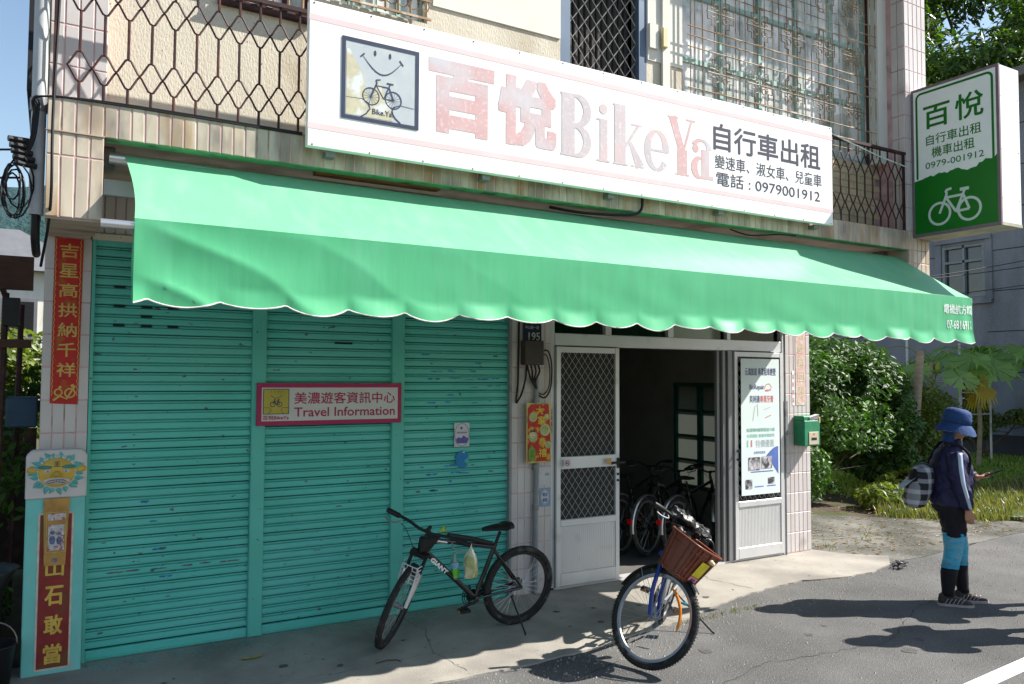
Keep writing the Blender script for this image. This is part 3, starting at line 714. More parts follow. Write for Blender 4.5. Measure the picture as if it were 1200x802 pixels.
for k, (x, z, w_, h_) in enumerate(((5.45, 1.35, .42, .6), (5.95, 1.72, .30, .28))):
    fr = MB().box(-w_/2, w_/2, -.02, 0, 0, h_)
    o = fr.build('wall_notice', mat('notice_%d' % k, (.20, .21, .23), .8, .5, 12), loc=(x, 4.49, z), label=['large framed notice hanging on the dim back wall', 'small pale notice hanging on the dim back wall'][k], cat='notice')
    MB().frame if False else None
    MB().box(-w_/2-.02, w_/2+.02, -.012, -.002, -.02, 0).box(-w_/2-.02, w_/2+.02, -.012, -.002, h_, h_+.02).build('notice_frame', M['darkwood'], o)
part('picture_panel', MB().box(6.6, 7.3, 4.44, 4.49, 2.2, 2.9), M['darkwood'])
# ================================================================= awning
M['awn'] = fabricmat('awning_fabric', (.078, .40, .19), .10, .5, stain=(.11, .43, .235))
M['awn_top'] = fabricmat('awning_fabric_sunlit', (.165, .47, .27), .12, .45, stain=(.23, .50, .32))  # sunlit paleness of the slope painted into a lighter copy of the fabric
M['awn_trim'] = mat('awning_piping', (.62, .58, .55), .7, .15, 20, stain=(.12, .10, .10), sscale=7, slo=.5, shi=.65)
M['seam'] = mat('seam_thread', (.15, .46, .27), .6)
AW = empty('awning', (3.8, -1.25, 3.27), label='long faded green fabric awning with a scalloped valance over the shopfront', cat='awning')
AO = Vector((3.8, -1.25, 3.27))
ax0, ax1 = .335, 7.385
fy, fz, bz = -2.10, 2.762, 2.375
def awsurf(t, s):     # t along 0..1, s 0 (wall) ..1 (front)
    x = ax0+(ax1-ax0)*t; sag = .022*sin(pi*s)*(1-.4*t)
    y = -1.39+(fy+1.39)*s; z = 3.235+(fz-3.235)*s-sag+.006*noise.noise(Vector((x*2, s*3, 0)))
    edge = math.exp(-t*22)*.022*sin(pi*s)
    return Vector((x+edge, y, z))
mb = MB(); nx, ns = 150, 12
vs = [tuple(awsurf(i/nx, j/ns)-AO) for j in range(ns+1) for i in range(nx+1)]
mb.add(vs, [(j*(nx+1)+i, j*(nx+1)+i+1, (j+1)*(nx+1)+i+1, (j+1)*(nx+1)+i) for j in range(ns) for i in range(nx)])
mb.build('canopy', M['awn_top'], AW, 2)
nsc = 21; pit = (ax1-ax0)/nsc
def scal(x):
    u = ((x-ax0+pit*.82)/pit) % 1.0
    k_ = math.floor((x-ax0+pit*.82)/pit); return (.040+.010*sin(k_*2.7)+.006*sin(k_*5.1))*abs(sin(pi*u))**.75
def valance(x, s):
    z1 = bz-scal(x)+.014*noise.noise(Vector((x*.9, 3, 0)))
    z = fz+(z1-fz)*s; f = 0
    L = x-ax0
    # creases radiating from the upper left corner, fading to the right
    ph_ = 15*(L*.50-(fz-z)*1.5*(1-.35*min(1, L)))+1.2*noise.noise(Vector((L*2, z*3, 4))); f += .017*(abs(sin(ph_*.5))**.7*2-1)*math.exp(-L*1.15)*min(1, L*6)*s**.5+.006*sin(L*9+(fz-z)*6+2*sin(L*2.1))*s*(.4+.6*abs(noise.noise(Vector((L*.8, 7, 0)))))
    f += .007*noise.noise(Vector((L*3.0+(z*2), z*5, 1)))*s+.005*noise.noise(Vector((L*1.2-z*3, z*1.5, 5)))*s
    u = ((x-ax0+pit*.82)/pit) % 1.0
    f += -.030*max(0, s-.78)/.22*sin(pi*u)*(1+1.6*noise.noise(Vector((math.floor((x-ax0+pit*.82)/pit)*1.37, 0, 0))))
    R = ax1-x
    f += .012*sin(R*30)*math.exp(-R*5)*s
    return Vector((x, fy-.012+f, z))
mb = MB(); nx, ns = 420, 22
vs = [tuple(valance(ax0+(ax1-ax0)*i/nx, j/ns)-AO) for j in range(ns+1) for i in range(nx+1)]
mb.add(vs, [(j*(nx+1)+i, j*(nx+1)+i+1, (j+1)*(nx+1)+i+1, (j+1)*(nx+1)+i) for j in range(ns) for i in range(nx)])
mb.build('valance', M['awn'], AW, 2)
MB().tube([tuple(valance(ax0+(ax1-ax0)*i/420, 1.0)-AO) for i in range(421)], .0042, 5).build('piping', M['awn_trim'], AW, True)
for k in range(0):
    sx = ax0+.62+k*.98; sm_ = MB(); pts_ = [valance(sx, j/14)+Vector((0, -.0022, 0)) for j in range(15)]
    vs = []
    for p_ in pts_: vs += [tuple(p_-AO-Vector((.0035, 0, 0))), tuple(p_-AO+Vector((.0035, 0, 0)))]
    sm_.add(vs, [(2*i, 2*i+1, 2*i+3, 2*i+2) for i in range(len(pts_)-1)]); sm_.build('seam', M['seam'], AW, 2)
# side return flap, left
mb = MB(); vs = []
for j in range(9):
    for i in range(5):
        s = j/8; vs.append(tuple(Vector((ax0+.008*sin(i*2.2+s*4)+.004, fy+i*.018, fz+(bz-.0-fz)*s))-AO))
mb.add(vs, [(j*5+i, j*5+i+1, (j+1)*5+i+1, (j+1)*5+i) for j in range(8) for i in range(4)]); mb.build('side_flap', M['awn'], AW, 2)
MB().tube([tuple(Vector(p)-AO) for p in ((.255, -1.36, 3.225), (7.36, -1.36, 3.21))], .033, 14).build('roller_tube', M['steel'], AW, True)
MB().tube([tuple(Vector(p)-AO) for p in ((.19, fy+.016, 2.728), (7.40, fy+.016, 2.728))], .022, 10).build('front_bar', M['steel'], AW, True)
for x in (.9, 3.9, 6.8):
    MB().tube([tuple(Vector(p)-AO) for p in ((x, -1.22, 3.2), (x+.38, -1.66, 2.82), (x, -2.08, 2.735))], .015, 8).build('folding_arm', M['steel'], AW, True)
for x in (.262, 7.33):
    MB().box(x-3.8-.03, x-3.8+.03, -.02, .10, -.07, .035).build('mounting_bracket', M['alu_dark'], AW)
MB().box(.24-3.8, .45-3.8, .06, .10, -.22, -.13).build('motor_box', M['alu'], AW)
M['print_white'] = mat('print_white', (.72, .74, .72), .7, .1, 20, stain=(.22, .6, .42), sscale=40, slo=.52, shi=.6)
F = Flat((6.78, fy-.012, 2.43), rel=AO)
F.wrap = lambda p: Vector((p.x, valance(min(ax1, p.x+AO.x), min(1, max(0, (fz-(p.z+AO.z))/(fz-bz)))).y-.003-AO.y, p.z))
F.text('電機航方轎', .15, .17, .45, .09, .02).out('faded_lettering', M['print_white'], AW); F.text('07-6816911', .20, .035, .38, .08, .03).out('faded_lettering', M['print_white'], AW)

# ================================================================= big sign board
M['signwhite'] = mat('sign_white', (.84, .83, .82), .35, .02, 3, stain=(.72, .70, .68), sscale=4, slo=.62, shi=.85, stretch=(1, 1, .3))
M['fadegrey'] = mat('faded_grey_pink', (.50, .44, .46), .45, .06, 5, stain=(.58, .44, .44), sscale=2.2, slo=.48, shi=.62, stain2=(.62, .56, .58), s2scale=40, s2lo=.55, s2hi=.7)
M['fadepink'] = mat('faded_pink', (.56, .36, .36), .45, .06, 5, stain=(.52, .50, .53), sscale=2.6, slo=.44, shi=.60, stain2=(.62, .50, .52), s2scale=40, s2lo=.55, s2hi=.7)
M['fadepink2'] = mat('faded_pink_band', (.68, .52, .53), .45, .05, 6)
M['ink'] = mat('sign_ink', (.05, .05, .075), .45, .1, 20)
M['inkblue'] = mat('logo_frame_ink', (.035, .045, .085), .45, .1, 20)
M['logo_sky'] = mat('logo_background', (.42, .46, .49), .45, .06, 8, stain=(.49, .50, .49), sscale=6, slo=.5, shi=.7)
M['logo_yellow'] = mat('logo_yellow', (.48, .45, .32), .5, .1, 30, stain=(.60, .63, .62), sscale=9, slo=.5, shi=.6)
so_ = (3.7, -1.62, 3.39)
SG = empty('shop_sign', so_, label='wide white sign board above the awning with faded pink lettering and bicycle logo', cat='sign')
bd = MB().box(1.30-3.7, 6.08-3.7, 0, .05, 0, .895); bevel(bd.build('board', M['signwhite'], SG), .004)
for x in (1.46, 2.55, 3.62, 4.75, 5.92):
    MB().box(x-3.7-.03, x-3.7+.03, .052, .13, -.035, -.004).build('bracket', M['alu_dark'], SG)
rv = MB()
for i in range(14):
    for z in (.012, .883): rv.ell((1.33-3.7+i*.363, -.001, z), (.006, .004, .006), 6, 4)
rv.build('screw_heads', M['alu_dark'], SG)
F = Flat((1.30, -1.62, 3.39), rel=so_)
F.rect(0, .775, 4.78, .812).rect(0, .108, 4.78, .145).out('stripe', M['fadepink2'], SG)
# heavy hand drawn glyph shapes for the two large characters and the condensed roman letters
F.text('百', .79, .222, .49, .49, .062).text('悅', 1.31, .222, .48, .49, .048).out('chinese_title', M['fadepink'], SG)
def letter(ch, x, w_, h, y=.215):
    # condensed bold slab: thick verticals with fine serifs, drawn as strokes
    t = w_*.42; s = .03
    def serif(cx, yy, ww): F.rect(cx-ww/2, yy, cx+ww/2, yy+.014)
    if ch == 'B':
        F.rect(x, y, x+t, y+h); F.rect(x-.012, y, x+t+.02, y+.016); F.rect(x-.012, y+h-.016, x+t+.02, y+h)
        for (c0, rr_) in ((y+h*.255, h*.235), (y+h*.745, h*.235)):
            pts = [(x+t+(w_-t-.045)*cos(a)*1.0, c0+rr_*sin(a)) for a in [(-90+i*15)*pi/180 for i in range(13)]]
            F.line(pts, [.022+.05*cos((-90+i*15)*pi/180) for i in range(13)])
    elif ch == 'i':
        F.rect(x+w_*.22, y, x+w_*.22+t*1.3, y+h*.70); F.rect(x+.0, y, x+w_*.92, y+.014); F.rect(x+.0, y+h*.70-.014, x+w_*.4, y+h*.70)
        F.dot(x+w_*.46, y+h*.86, .038)
    elif ch == 'k':
        F.rect(x, y, x+t, y+h); F.rect(x-.015, y, x+t+.02, y+.014); F.rect(x-.015, y+h-.014, x+t*.5, y+h)
        F.line([(x+t, y+h*.32), (x+w_*.9, y+h*.69)], .022); F.rect(x+w_*.62, y+h*.69, x+w_*1.05, y+h*.69+.014)
        F.line([(x+t*1.4, y+h*.40), (x+w_*.98, y+.008)], [.03, .085]); F.rect(x+w_*.62, y, x+w_*1.12, y+.014)
    elif ch == 'e':
        pts = [(x+w_/2+(w_/2-.026)*cos(a), y+h*.35+(h*.35-.01)*sin(a)) for a in [(0+i*18)*pi/180 for i in range(19)]]
        F.line(pts, [.022+.045*abs(cos((i*18)*pi/180)) for i in range(19)]); F.rect(x+.03, y+h*.35-.01, x+w_-.004, y+h*.35+.01)
    elif ch == 'Y':
        F.line([(x+.02, y+h), (x+w_*.5, y+h*.40)], [.075, .065]); F.line([(x+w_*.93, y+h), (x+w_*.55, y+h*.42)], .022)
        F.rect(x+w_*.5-t/2, y, x+w_*.5+t/2, y+h*.45); F.rect(x-.03, y+h-.014, x+w_*.35, y+h); F.rect(x+w_*.68, y+h-.014, x+w_*1.08, y+h); F.rect(x+w_*.2, y, x+w_*.8, y+.014)
    elif ch == 'a':
        F.rect(x+w_-t*1.25, y+.0, x+w_-t*.25, y+h*.52); F.rect(x+w_-t*1.0, y, x+w_+.02, y+.03)
        pts = [(x+w_*.47+(w_*.42)*cos(a), y+h*.52+(h*.16)*sin(a)) for a in [(0+i*18)*pi/180 for i in range(10)]]
        F.line(pts, [.06, .05, .04, .03, .024, .024, .028, .036, .045, .05])
        pts = [(x+w_*.42+(w_*.34)*cos(a), y+h*.19+(h*.175)*sin(a)) for a in [(70+i*20)*pi/180 for i in range(13)]]
        F.line(pts, [.02+.05*max(0, -cos((70+i*20)*pi/180)) for i in range(13)])
        F.dot(x+w_*.16, y+h*.52, .034)
for ch, x, w_ in (('B', 1.835, .27), ('i', 2.145, .13), ('k', 2.31, .25), ('e', 2.60, .24), ('Y', 2.86, .24), ('a', 3.09, .20)):
    letter(ch, x, w_, .46); F.out('roman_letter', M['fadepink'] if ch in 'Ya' else M['fadegrey'], SG)
F.text('自行車出租', 3.315, .475, 1.30, .225, .02).out('lettering', M['ink'], SG); F.text('變速車、淑女車、兒童車', 3.33, .325, 1.30, .115, .004).out('lettering', M['ink'], SG); F.text('電話 : 0979001912', 3.345, .185, 1.26, .115, .006).out('lettering', M['ink'], SG)
lx, ly, ls = .205, .205, .515
F.rect(lx, ly, lx+ls, ly+ls).out('logo_background', M['logo_sky'], SG)
F.layer(2).poly([(lx+.03, ly+.03), (lx+.16, ly+.03), (lx+.17, ly+.15), (lx+.12, ly+.32), (lx+.05, ly+.44), (lx+.03, ly+.44)]).poly([(lx+.16, ly+.03), (lx+.34, ly+.03), (lx+.31, ly+.14), (lx+.24, ly+.27), (lx+.19, ly+.15)]).out('logo_wash', M['logo_yellow'], SG)
F.layer(3).frame(lx, ly, lx+ls, ly+ls, .024)
F.line([(lx+.135+.26*(i/12), ly+.415-.10*sin(pi*i/12)) for i in range(13)], [.003+.006*sin(pi*i/12) for i in range(13)])
F.line([(lx+.12, ly+.405), (lx+.145, ly+.43)], .010).line([(lx+.38, ly+.43), (lx+.405, ly+.40)], .010)
F.dot(lx+.215, ly+.445, .008, 12, .019).dot(lx+.315, ly+.445, .008, 12, .019)
bike_icon(F, lx+.265, ly+.165, .150, .0075, 1, 14)
F.text('Bike.Ya!', lx+.20, ly+.055, .14, .035, .02)
for sx, cx in ((1, lx+.03), (-1, lx+ls-.03)):
    F.line([(cx, ly+.135), (cx+sx*.10, ly+.14), (cx+sx*.145, ly+.12), (cx+sx*.155, ly+.085), (cx+sx*.13, ly+.05), (cx+sx*.095, ly+.025)], [.003, .004, .008, .009, .009, .009])
F.out('logo_drawing', M['inkblue'], SG)
F.layer(1)

# ================================================================= projecting green sign
gx0, gx1, gy0, gy1, gz0, gz1 = 7.45, 7.80, -2.355, -1.505, 3.418, 4.908
go = (7.62, -1.93, 3.418)
GS = empty('projecting_sign', go, label='double sided green and white light box jutting from the right corner of the balcony', cat='sign')
M['gsframe'] = mat('sign_frame_mauve', (.18, .13, .15), .5, .1, 10)
M['gsgreen'] = mat('sign_green', (.003, .15, .012), .35, .05, 4)
M['gswhite'] = mat('sign_face_white', (.80, .80, .80), .35, .03, 5)
M['gsside'] = mat('sign_side_white', (.80, .80, .80), .4, .03, 4)
r = Rel(go).box(gx0+.004, gx1-.004, gy0+.002, gy1, gz0+.03, gz1); r.build('box', M['gsside'], GS)
Rel(go).box(gx0-.004, gx0+.02, gy0-.004, gy1, gz0, gz0+.03).box(gx0-.004, gx0+.02, gy0-.004, gy1, gz1-.022, gz1+.004).box(gx0-.004, gx0+.02, gy0-.004, gy0+.022, gz0+.03, gz1-.022).box(gx0-.004, gx0+.02, gy1-.022, gy1+.003, gz0+.03, gz1-.022).build('frame', M['gsframe'], GS)
Rel(go).box(gx0+.02, gx1, gy0-.003, gy1, gz0, gz0+.03).build('bottom_pan', mat('pan', (.42, .40, .30), .6, .2, 6), GS)
for z in (gz0+.2, gz1-.3): Rel(go).box(7.50, 7.56, gy1-.01, -1.4975, z, z+.04).build('arm', M['rust'], GS)
sc_ = Rel(go)
for z in (gz0+.25, gz0+.7, gz0+1.2):
    for x in (gx0+.03, gx1-.03): sc_.ell((x, gy0+.001, z), (.006, .003, .006), 6, 4)
sc_.build('screw_heads', M['gsframe'], GS)
F = Flat((gx0, gy1, gz0), (0, -1, 0), (0, 0, 1), rel=go); Wd, Hd = gy1-gy0, gz1-gz0
F.n = Vector((-1, 0, 0)); 
F.rect(.022, .03, Wd-.022, Hd-.022).out('face', M['gswhite'], GS)
F.layer(2)
rr = random.Random(5); ridge = [(.022, .56)]
x = .05
while x < Wd-.03: ridge.append((x, .57+.05*noise.noise(Vector((x*6, 1, 2)))+rr.uniform(-.012, .012)+.05*(x/Wd))); x += .028
ridge.append((Wd-.022, .66))
for a, b in zip(ridge[:-1], ridge[1:]): F.poly([(a[0], .03), (b[0], .03), b, a])
# rounded outline
o_ = .055; R0 = .05
pts = [(o_, .58), (o_, Hd-o_-R0)]+[(o_+R0-R0*cos(t), Hd-o_-R0+R0*sin(t)) for t in [i*pi/12 for i in range(1, 7)]]+[(Wd-o_-R0+R0*sin(t), Hd-o_-R0+R0*cos(t)) for t in [i*pi/12 for i in range(0, 7)]]+[(Wd-o_, .62)]
F.line(pts, .022)
F.text('百', .125, 1.06, .27, .23, .022).text('悅', .445, 1.06, .27, .25, .018)
F.text('自行車出租', .15, .895, .54, .105, .012).text('機車出租', .205, .765, .42, .105, .012).text('0979-001912', .14, .665, .57, .062, .008)
F.out('green_print', M['gsgreen'], GS)
F.layer(3); bike_icon(F, .42, .20, .29, .024); F.out('bicycle_emblem', mat('emblem_white', (.55, .62, .58), .4, .03), GS)

# ================================================================= travel information sign
to = (1.98, -.035, 1.62); T = empty('information_sign', to, label='small white information sign with crimson frame fixed across the shutters', cat='sign')
M['crimson'] = mat('crimson', (.33, .02, .09), .5, .08, 10); M['offwhite'] = mat('off_white', (.50, .50, .49), .5, .04, 6)
bevel(Rel(to).box(1.385, 2.575, -.035, -.012, 1.62, 1.95).build('board', M['crimson'], T), .003)
F = Flat((1.385, -.035, 1.62), rel=to); F.rect(.035, .035, 1.155, .295).out('face', M['offwhite'], T)
F.layer(2).text('美濃遊客資訊中心', .285, .165, .845, .095, .014).text('Travel Information', .285, .065, .845, .075, .028).text('百悅BikeYa', .045, .045, .20, .034, .03).out('lettering', M['crimson'], T)
F.rect(.045, .088, .245, .285).out('logo_patch', mat('mustard', (.42, .34, .06), .5), T)
F.layer(3).frame(.045, .088, .245, .285, .005); bike_icon(F, .145, .165, .052, .006, 1)
F.line([(.10+.09*i/8, .235-.022*sin(pi*i/8)) for i in range(9)], .004)
for x in (.105, .13, .16, .185): F.rect(x, .258, x+.005, .268)
for sx, cx in ((1, .052), (-1, .238)): F.line([(cx, .14), (cx+sx*.045, .138), (cx+sx*.055, .12), (cx+sx*.035, .095)], .004)
F.out('logo_drawing', M['ink'], T)

# ================================================================= couplets, plaque, stickers
M['redpaper'] = mat('red_paper', (.42, .025, .02), .6, .12, 8, stain=(.30, .10, .02), sscale=9, slo=.56, shi=.66)
M['gold'] = mat('gold_ink', (.52, .36, .10), .5, .15, 20)
o_ = (.09, -.012, 1.80); C1 = empty('red_couplet', o_, label='bright red paper couplet with gold characters on the left tiled pillar', cat='couplet')
F = Flat((.005, -.006, 1.80), rel=o_)
F.n = Vector((0, -1, 0)); F.poly([(0, .01), (.17, 0), (.178, 1.155), (.003, 1.16)]).out('paper', M['redpaper'], C1)
F.layer(2)
for i, c in enumerate('吉星高拱納千祥'): F.text(c, .035, 1.02-i*.138, .115, .098, .016)
F.circ(.05, .085, .022, .009).circ(.12, .08, .03, .01).line([(.02, .03), (.06, .06), (.10, .04), (.15, .13)], .013).dot(.135, .13, .012).dot(.06, .12, .010)
for i in range(26):
    z = .06+i*.042; F.line([(.008, z), (.014, z+.02), (.008, z+.04)], .004).line([(.165, z), (.159, z+.02), (.165, z+.04)], .004)
F.out('gold_lettering', M['gold'], C1)
M['fadedred'] = mat('faded_red_paper', (.60, .38, .36), .7, .1, 14, stain=(.60, .52, .46), sscale=12, slo=.45, shi=.6)
M['fadedgold'] = mat('faded_gold', (.62, .52, .36), .6, .15, 30)
o_ = (7.56, -.012, 1.70); C2 = empty('faded_couplet', o_, label='sun bleached pink couplet above the green mailbox on the right pillar', cat='couplet')
F = Flat((7.475, -.006, 1.70), rel=o_); F.rect(0, 0, .17, 1.10).out('paper', M['fadedred'], C2)
F.layer(2)
for i, c in enumerate('天增歲時回春'): F.text(c, .03, .93-i*.165, .115, .12, .012)
F.circ(.08, .06, .045, .01).line([(.02, .03), (.07, .10), (.14, .05)], .01).out('gold_lettering', M['fadedgold'], C2)
F = Flat((7.415, -.006, 1.70))
st_ = MB(); F.rect(0, .0, .035, .40); o = F.out('paper_strip', M['gswhite'], None); o['label'] = 'narrow white paper strip beside the bleached couplet'; o['category'] = 'paper strip'
F.layer(2)
for i, c in enumerate('福祿壽喜'): F.text(c, .007, .30-i*.09, .022, .06, .02)
F.out('red_lettering', mat('pinkred', (.55, .12, .16), .6), o)
F.layer(1)
# orange and green new year poster
o_ = (3.92, -.02, 1.22); C3 = empty('greeting_poster', o_, label='glossy red and gold greeting poster on the pillar beside the wire mesh door', cat='poster')
F = Flat((3.79, -.068, 1.22), rel=o_)
F.rect(0, 0, .27, .55).out('paper', mat('poster_gold', (.45, .33, .05), .35, .2, 20, stain=(.10, .20, .04), sscale=9, slo=.5, shi=.56, spec=.8), C3)
F.layer(2).poly([(.012, .012), (.258, .012), (.258, .30), (.24, .538), (.05, .538), (.012, .50)]).out('red_ground', mat('poster_red', (.42, .02, .015), .35, .2, 9, stain=(.50, .28, .03), sscale=14, slo=.54, shi=.58), C3)
F.layer(3).dot(.07, .42, .045).dot(.20, .30, .058).dot(.07, .24, .05).dot(.22, .42, .03).dot(.235, .16, .035).out('medallions', mat('medallion', (.33, .36, .14), .4, .3, 25), C3)
F.layer(4).circ(.20, .30, .045, .008).circ(.07, .42, .034, .006).dot(.065, .255, .030).dot(.22, .425, .018).out('cream_shapes', mat('cream_print', (.55, .48, .28), .4, .1, 20), C3)
F.layer(5)
F.text('大', .10, .44, .08, .08, .02).text('家', .12, .35, .08, .08, .02).text('恭', .13, .15, .08, .08, .02).text('禧', .13, .05, .09, .08, .02).out('gold_lettering', mat('bright_gold', (.62, .45, .05), .4), C3)
F.poly([(.02, .02), (.09, .02), (.10, .11), (.05, .17), (.02, .12)]).out('green_figure', mat('leaf_green_print', (.12, .22, .03), .4, .3, 30), C3)
F.layer(6).dot(.055, .265, .004).dot(.078, .265, .004).line([(.055, .245), (.066, .238), (.078, .245)], .004).dot(.05, .29, .012).dot(.08, .292, .012).out('figure_features', M['ink'], C3)
F.layer(1)
def stickr(name, label, cat, x, y, z, w_, h_, m_, art=None, rot=0, round_=False):
    F = Flat((x, y, z)); 
    if round_: F.dot(w_/2, h_/2, w_/2, 24, h_/2)
    else: F.rect(0, 0, w_, h_)
    F.mb.v = [tuple(Vector(v)-Vector((x, y, z))) for v in F.mb.v]
    o = F.mb.build(name, m_, None, loc=(x, y, z), label=label, cat=cat)
    if art:
        for (mm, fn, nm) in art:
            G = Flat((0, 0, 0)); G.layer(2); fn(G); G.out(nm, mm, o)
    return o
pw = mat('paper_white', (.50, .49, .50), .6, .05, 8); blue = mat('sticker_blue', (.03, .10, .30), .5, .1, 20); purple = mat('sticker_purple', (.10, .08, .30), .5, .1, 20)
stickr('paper_strip', 'white vertical strip with small red characters beside the greeting poster', 'paper strip', 4.072, -.006, 1.41, .055, .32, pw,
       [(M['crimson'], lambda G: [G.text(c, .014, .25-i*.058, .028, .045, .02) for i, c in enumerate('監視錄影')], 'red_lettering')])
stickr('notice_card', 'plain pale card above the blue round sticker on the middle pillar', 'notice', 3.965, -.006, 1.005, .125, .165, pw,
       [(M['ink'], lambda G: [G.rect(.07, .10, .11, .106), G.rect(.065, .085, .115, .091)], 'small_print')])
stickr('round_sticker', 'pale blue round sticker on a square patch below the pale card', 'sticker', 3.97, -.006, .80, .125, .175, mat('patch_blue', (.22, .30, .38), .6, .1, 9),
       [(pw, lambda G: G.dot(.062, .09, .052, 24, .072), 'white_disc'), (blue, lambda G: [G.layer(3), G.text('電信', .035, .095, .055, .035, .02), G.text('服務', .035, .045, .055, .035, .02), G.circ(.062, .09, .046, .004, 24, .066)], 'blue_print')])
stickr('round_sticker', 'white oval sticker with purple emblem on the right shutter', 'sticker', 3.095, .012, 1.39, .15, .21, pw,
       [(purple, lambda G: [G.layer(2), G.dot(.07, .165, .012), G.text('客家委員會', .025, .115, .10, .018, .01), G.poly([(.03, .03), (.12, .03), (.14, .07), (.11, .085), (.09, .10), (.07, .075), (.04, .085), (.015, .065)]), G.circ(.075, .105, .071, .004, 28, .10)], 'purple_emblem')])
stickr('blue_sticker', 'worn blue round sticker below the white oval one on the right shutter', 'sticker', 3.11, .014, 1.20, .135, .155, mat('worn_blue', (.02, .17, .38), .6, .1, 9, stain=(.07, .36, .32), sscale=14, slo=.55, shi=.6), [(pw, lambda G: G.poly([(.06, .14), (.09, .135), (.085, .15)]), 'torn_corner')], round_=True)
stickr('no_smoking_sticker', 'small no smoking sticker at the left of the door rail', 'sticker', 4.20, -.0765, 1.165, .075, .07, pw,
       [(M['crimson'], lambda G: [G.circ(.037, .035, .022, .006, 18), G.line([(.022, .05), (.052, .02)], .006)], 'red_ring'), (M['ink'], lambda G: G.rect(.02, .030, .05, .037), 'cigarette')])
stickr('price_sticker', 'small ochre square sticker at the right of the door rail', 'sticker', 4.70, -.0765, 1.165, .055, .06, mat('ochre', (.42, .26, .10), .6), None)
# house number plaque
o_ = (3.875, -.02, 2.33); PQ = bevel(MB().box(-.10, .10, -.012, .0, 0, .18).build('house_number_plaque', mat('plaque_navy', (.012, .012, .035), .35, .05), loc=o_, label='dark blue enamel house number plaque reading 195 above the meter box', cat='plaque'), .004)
F = Flat((-.10, -.012, 0)); F.text('195', .055, .02, .125, .075, .03).text('中山路一段', .02, .125, .15, .032, .01).out('white_lettering', mat('plaque_white', (.38, .38, .40), .4), PQ)
# electric meter box and conduit
o_ = (3.86, -.01, 2.12); EB = empty('meter_box', o_, label='brown steel cable box with looping black cables on the middle pillar', cat='meter box')
bevel(Rel(o_).box(3.76, 3.96, -.10, -.006, 2.12, 2.345).build('housing', mat('brown_box', (.055, .045, .04), .5, .15, 8), EB), .006)
def cable(pts, r=.008, par=EB, nm='cable', rel=o_):
    k = []; P_ = [Vector(p)-Vector(rel) for p in pts]
    for i in range(len(P_)-1):
        p0 = P_[max(i-1, 0)]; p1 = P_[i]; p2 = P_[i+1]; p3 = P_[min(i+2, len(P_)-1)]
        for t in range(6):
            t /= 6; k.append(.5*((2*p1)+(p2-p0)*t+(2*p0-5*p1+4*p2-p3)*t*t+(3*p1-p0-3*p2+p3)*t**3))
    k.append(P_[-1]); return MB().tube(k, r, 6).build(nm, M['blackwire'], par, True)
cable([(3.80, -.05, 2.12), (3.79, -.05, 2.0), (3.75, -.05, 1.86), (3.72, -.04, 1.80), (3.70, -.03, 1.78), (3.72, -.03, 1.95), (3.73, -.02, 2.2), (3.74, -.02, 2.7)], .010)
cable([(3.96, -.05, 2.25), (4.03, -.06, 2.25), (4.07, -.06, 2.12), (4.06, -.06, 1.92), (4.0, -.06, 1.82), (3.93, -.05, 1.84)], .008)
cable([(3.96, -.04, 2.22), (4.02, -.05, 2.21), (4.055, -.05, 2.08), (4.045, -.05, 1.92), (3.99, -.05, 1.85), (3.93, -.05, 1.86)], .006)
for x in (3.80, 3.84, 3.88, 3.92): cable([(x, -.06, 2.12), (x+.01, -.07, 2.06), (3.87+(x-3.86)*.4, -.06, 1.98), (3.91, -.05, 1.9)], .009)
o_ = (3.91, -.03, 0); CP = empty('conduit_pipe', o_, label='grey conduit pipe running down the middle pillar', cat='pipe')
Rel(o_).tube([(3.91, -.035, .016), (3.91, -.035, .78), (3.925, -.035, 1.3), (3.915, -.035, 2.0)], .024, 10).build('pipe', M['grey_pipe'], CP, True)
for z in (.30, .78, 1.15, 1.75): Rel(o_).tube([(3.912, -.035, z), (3.912, -.035, z+.05)], .031, 10).build('coupling', M['alu_dark'], CP, True)
o_ = (7.27, -.02, 0); CP2 = Rel(o_).tube([(7.275, -.02, .016), (7.275, -.02, 2.6)], .012, 8).box(7.262, 7.30, -.04, 0, 1.36, 1.75).build('conduit_pipe', M['grey_pipe'], None, True, loc=o_, label='thin grey conduit between the right door and the right pillar', cat='pipe')
# mailbox
o_ = (7.58, -.08, 1.24); MBX = empty('mailbox', o_, label='green metal mailbox stuffed with papers on the right tiled pillar', cat='mailbox')
M['mailgreen'] = mat('mailbox_green', (.025, .20, .10), .45, .12, 8, stain=(.12, .16, .10), sscale=9, slo=.62, shi=.7)
bevel(Rel(o_).box(7.43, 7.70, -.16, -.006, 1.24, 1.53).box(7.43, 7.70, -.15, -.006, 1.53, 1.58).build('box', M['mailgreen'], MBX), .008)
bevel(Rel(o_).box(7.50, 7.665, -.166, -.16, 1.255, 1.40).build('front_plate', mat('plate_cream', (.48, .40, .30), .5, .06, 9), MBX), .003)
Rel(o_).box(7.54, 7.63, -.1675, -.166, 1.305, 1.335).ell((7.583, -.168, 1.375), (.007, .004, .007), 8, 5).build('slot', M['dark'], MBX)
Rel(o_).hexa([(7.52, -.15, 1.52), (7.66, -.15, 1.52), (7.66, -.10, 1.52), (7.52, -.10, 1.52), (7.52, -.17, 1.565), (7.67, -.175, 1.60), (7.66, -.12, 1.60), (7.53, -.11, 1.57)]).build('folded_letters', mat('paper_mix', (.5, .5, .52), .7, .5, 25, stain=(.3, .08, .08), sscale=25, slo=.6, shi=.65), None, loc=o_, label='folded papers sticking out of the mailbox slot', cat='letters')
Rel(o_).box(7.675, 7.70, -.162, -.15, 1.50, 1.57).build('latch', mat('brass_latch', (.4, .35, .15), .4), MBX)
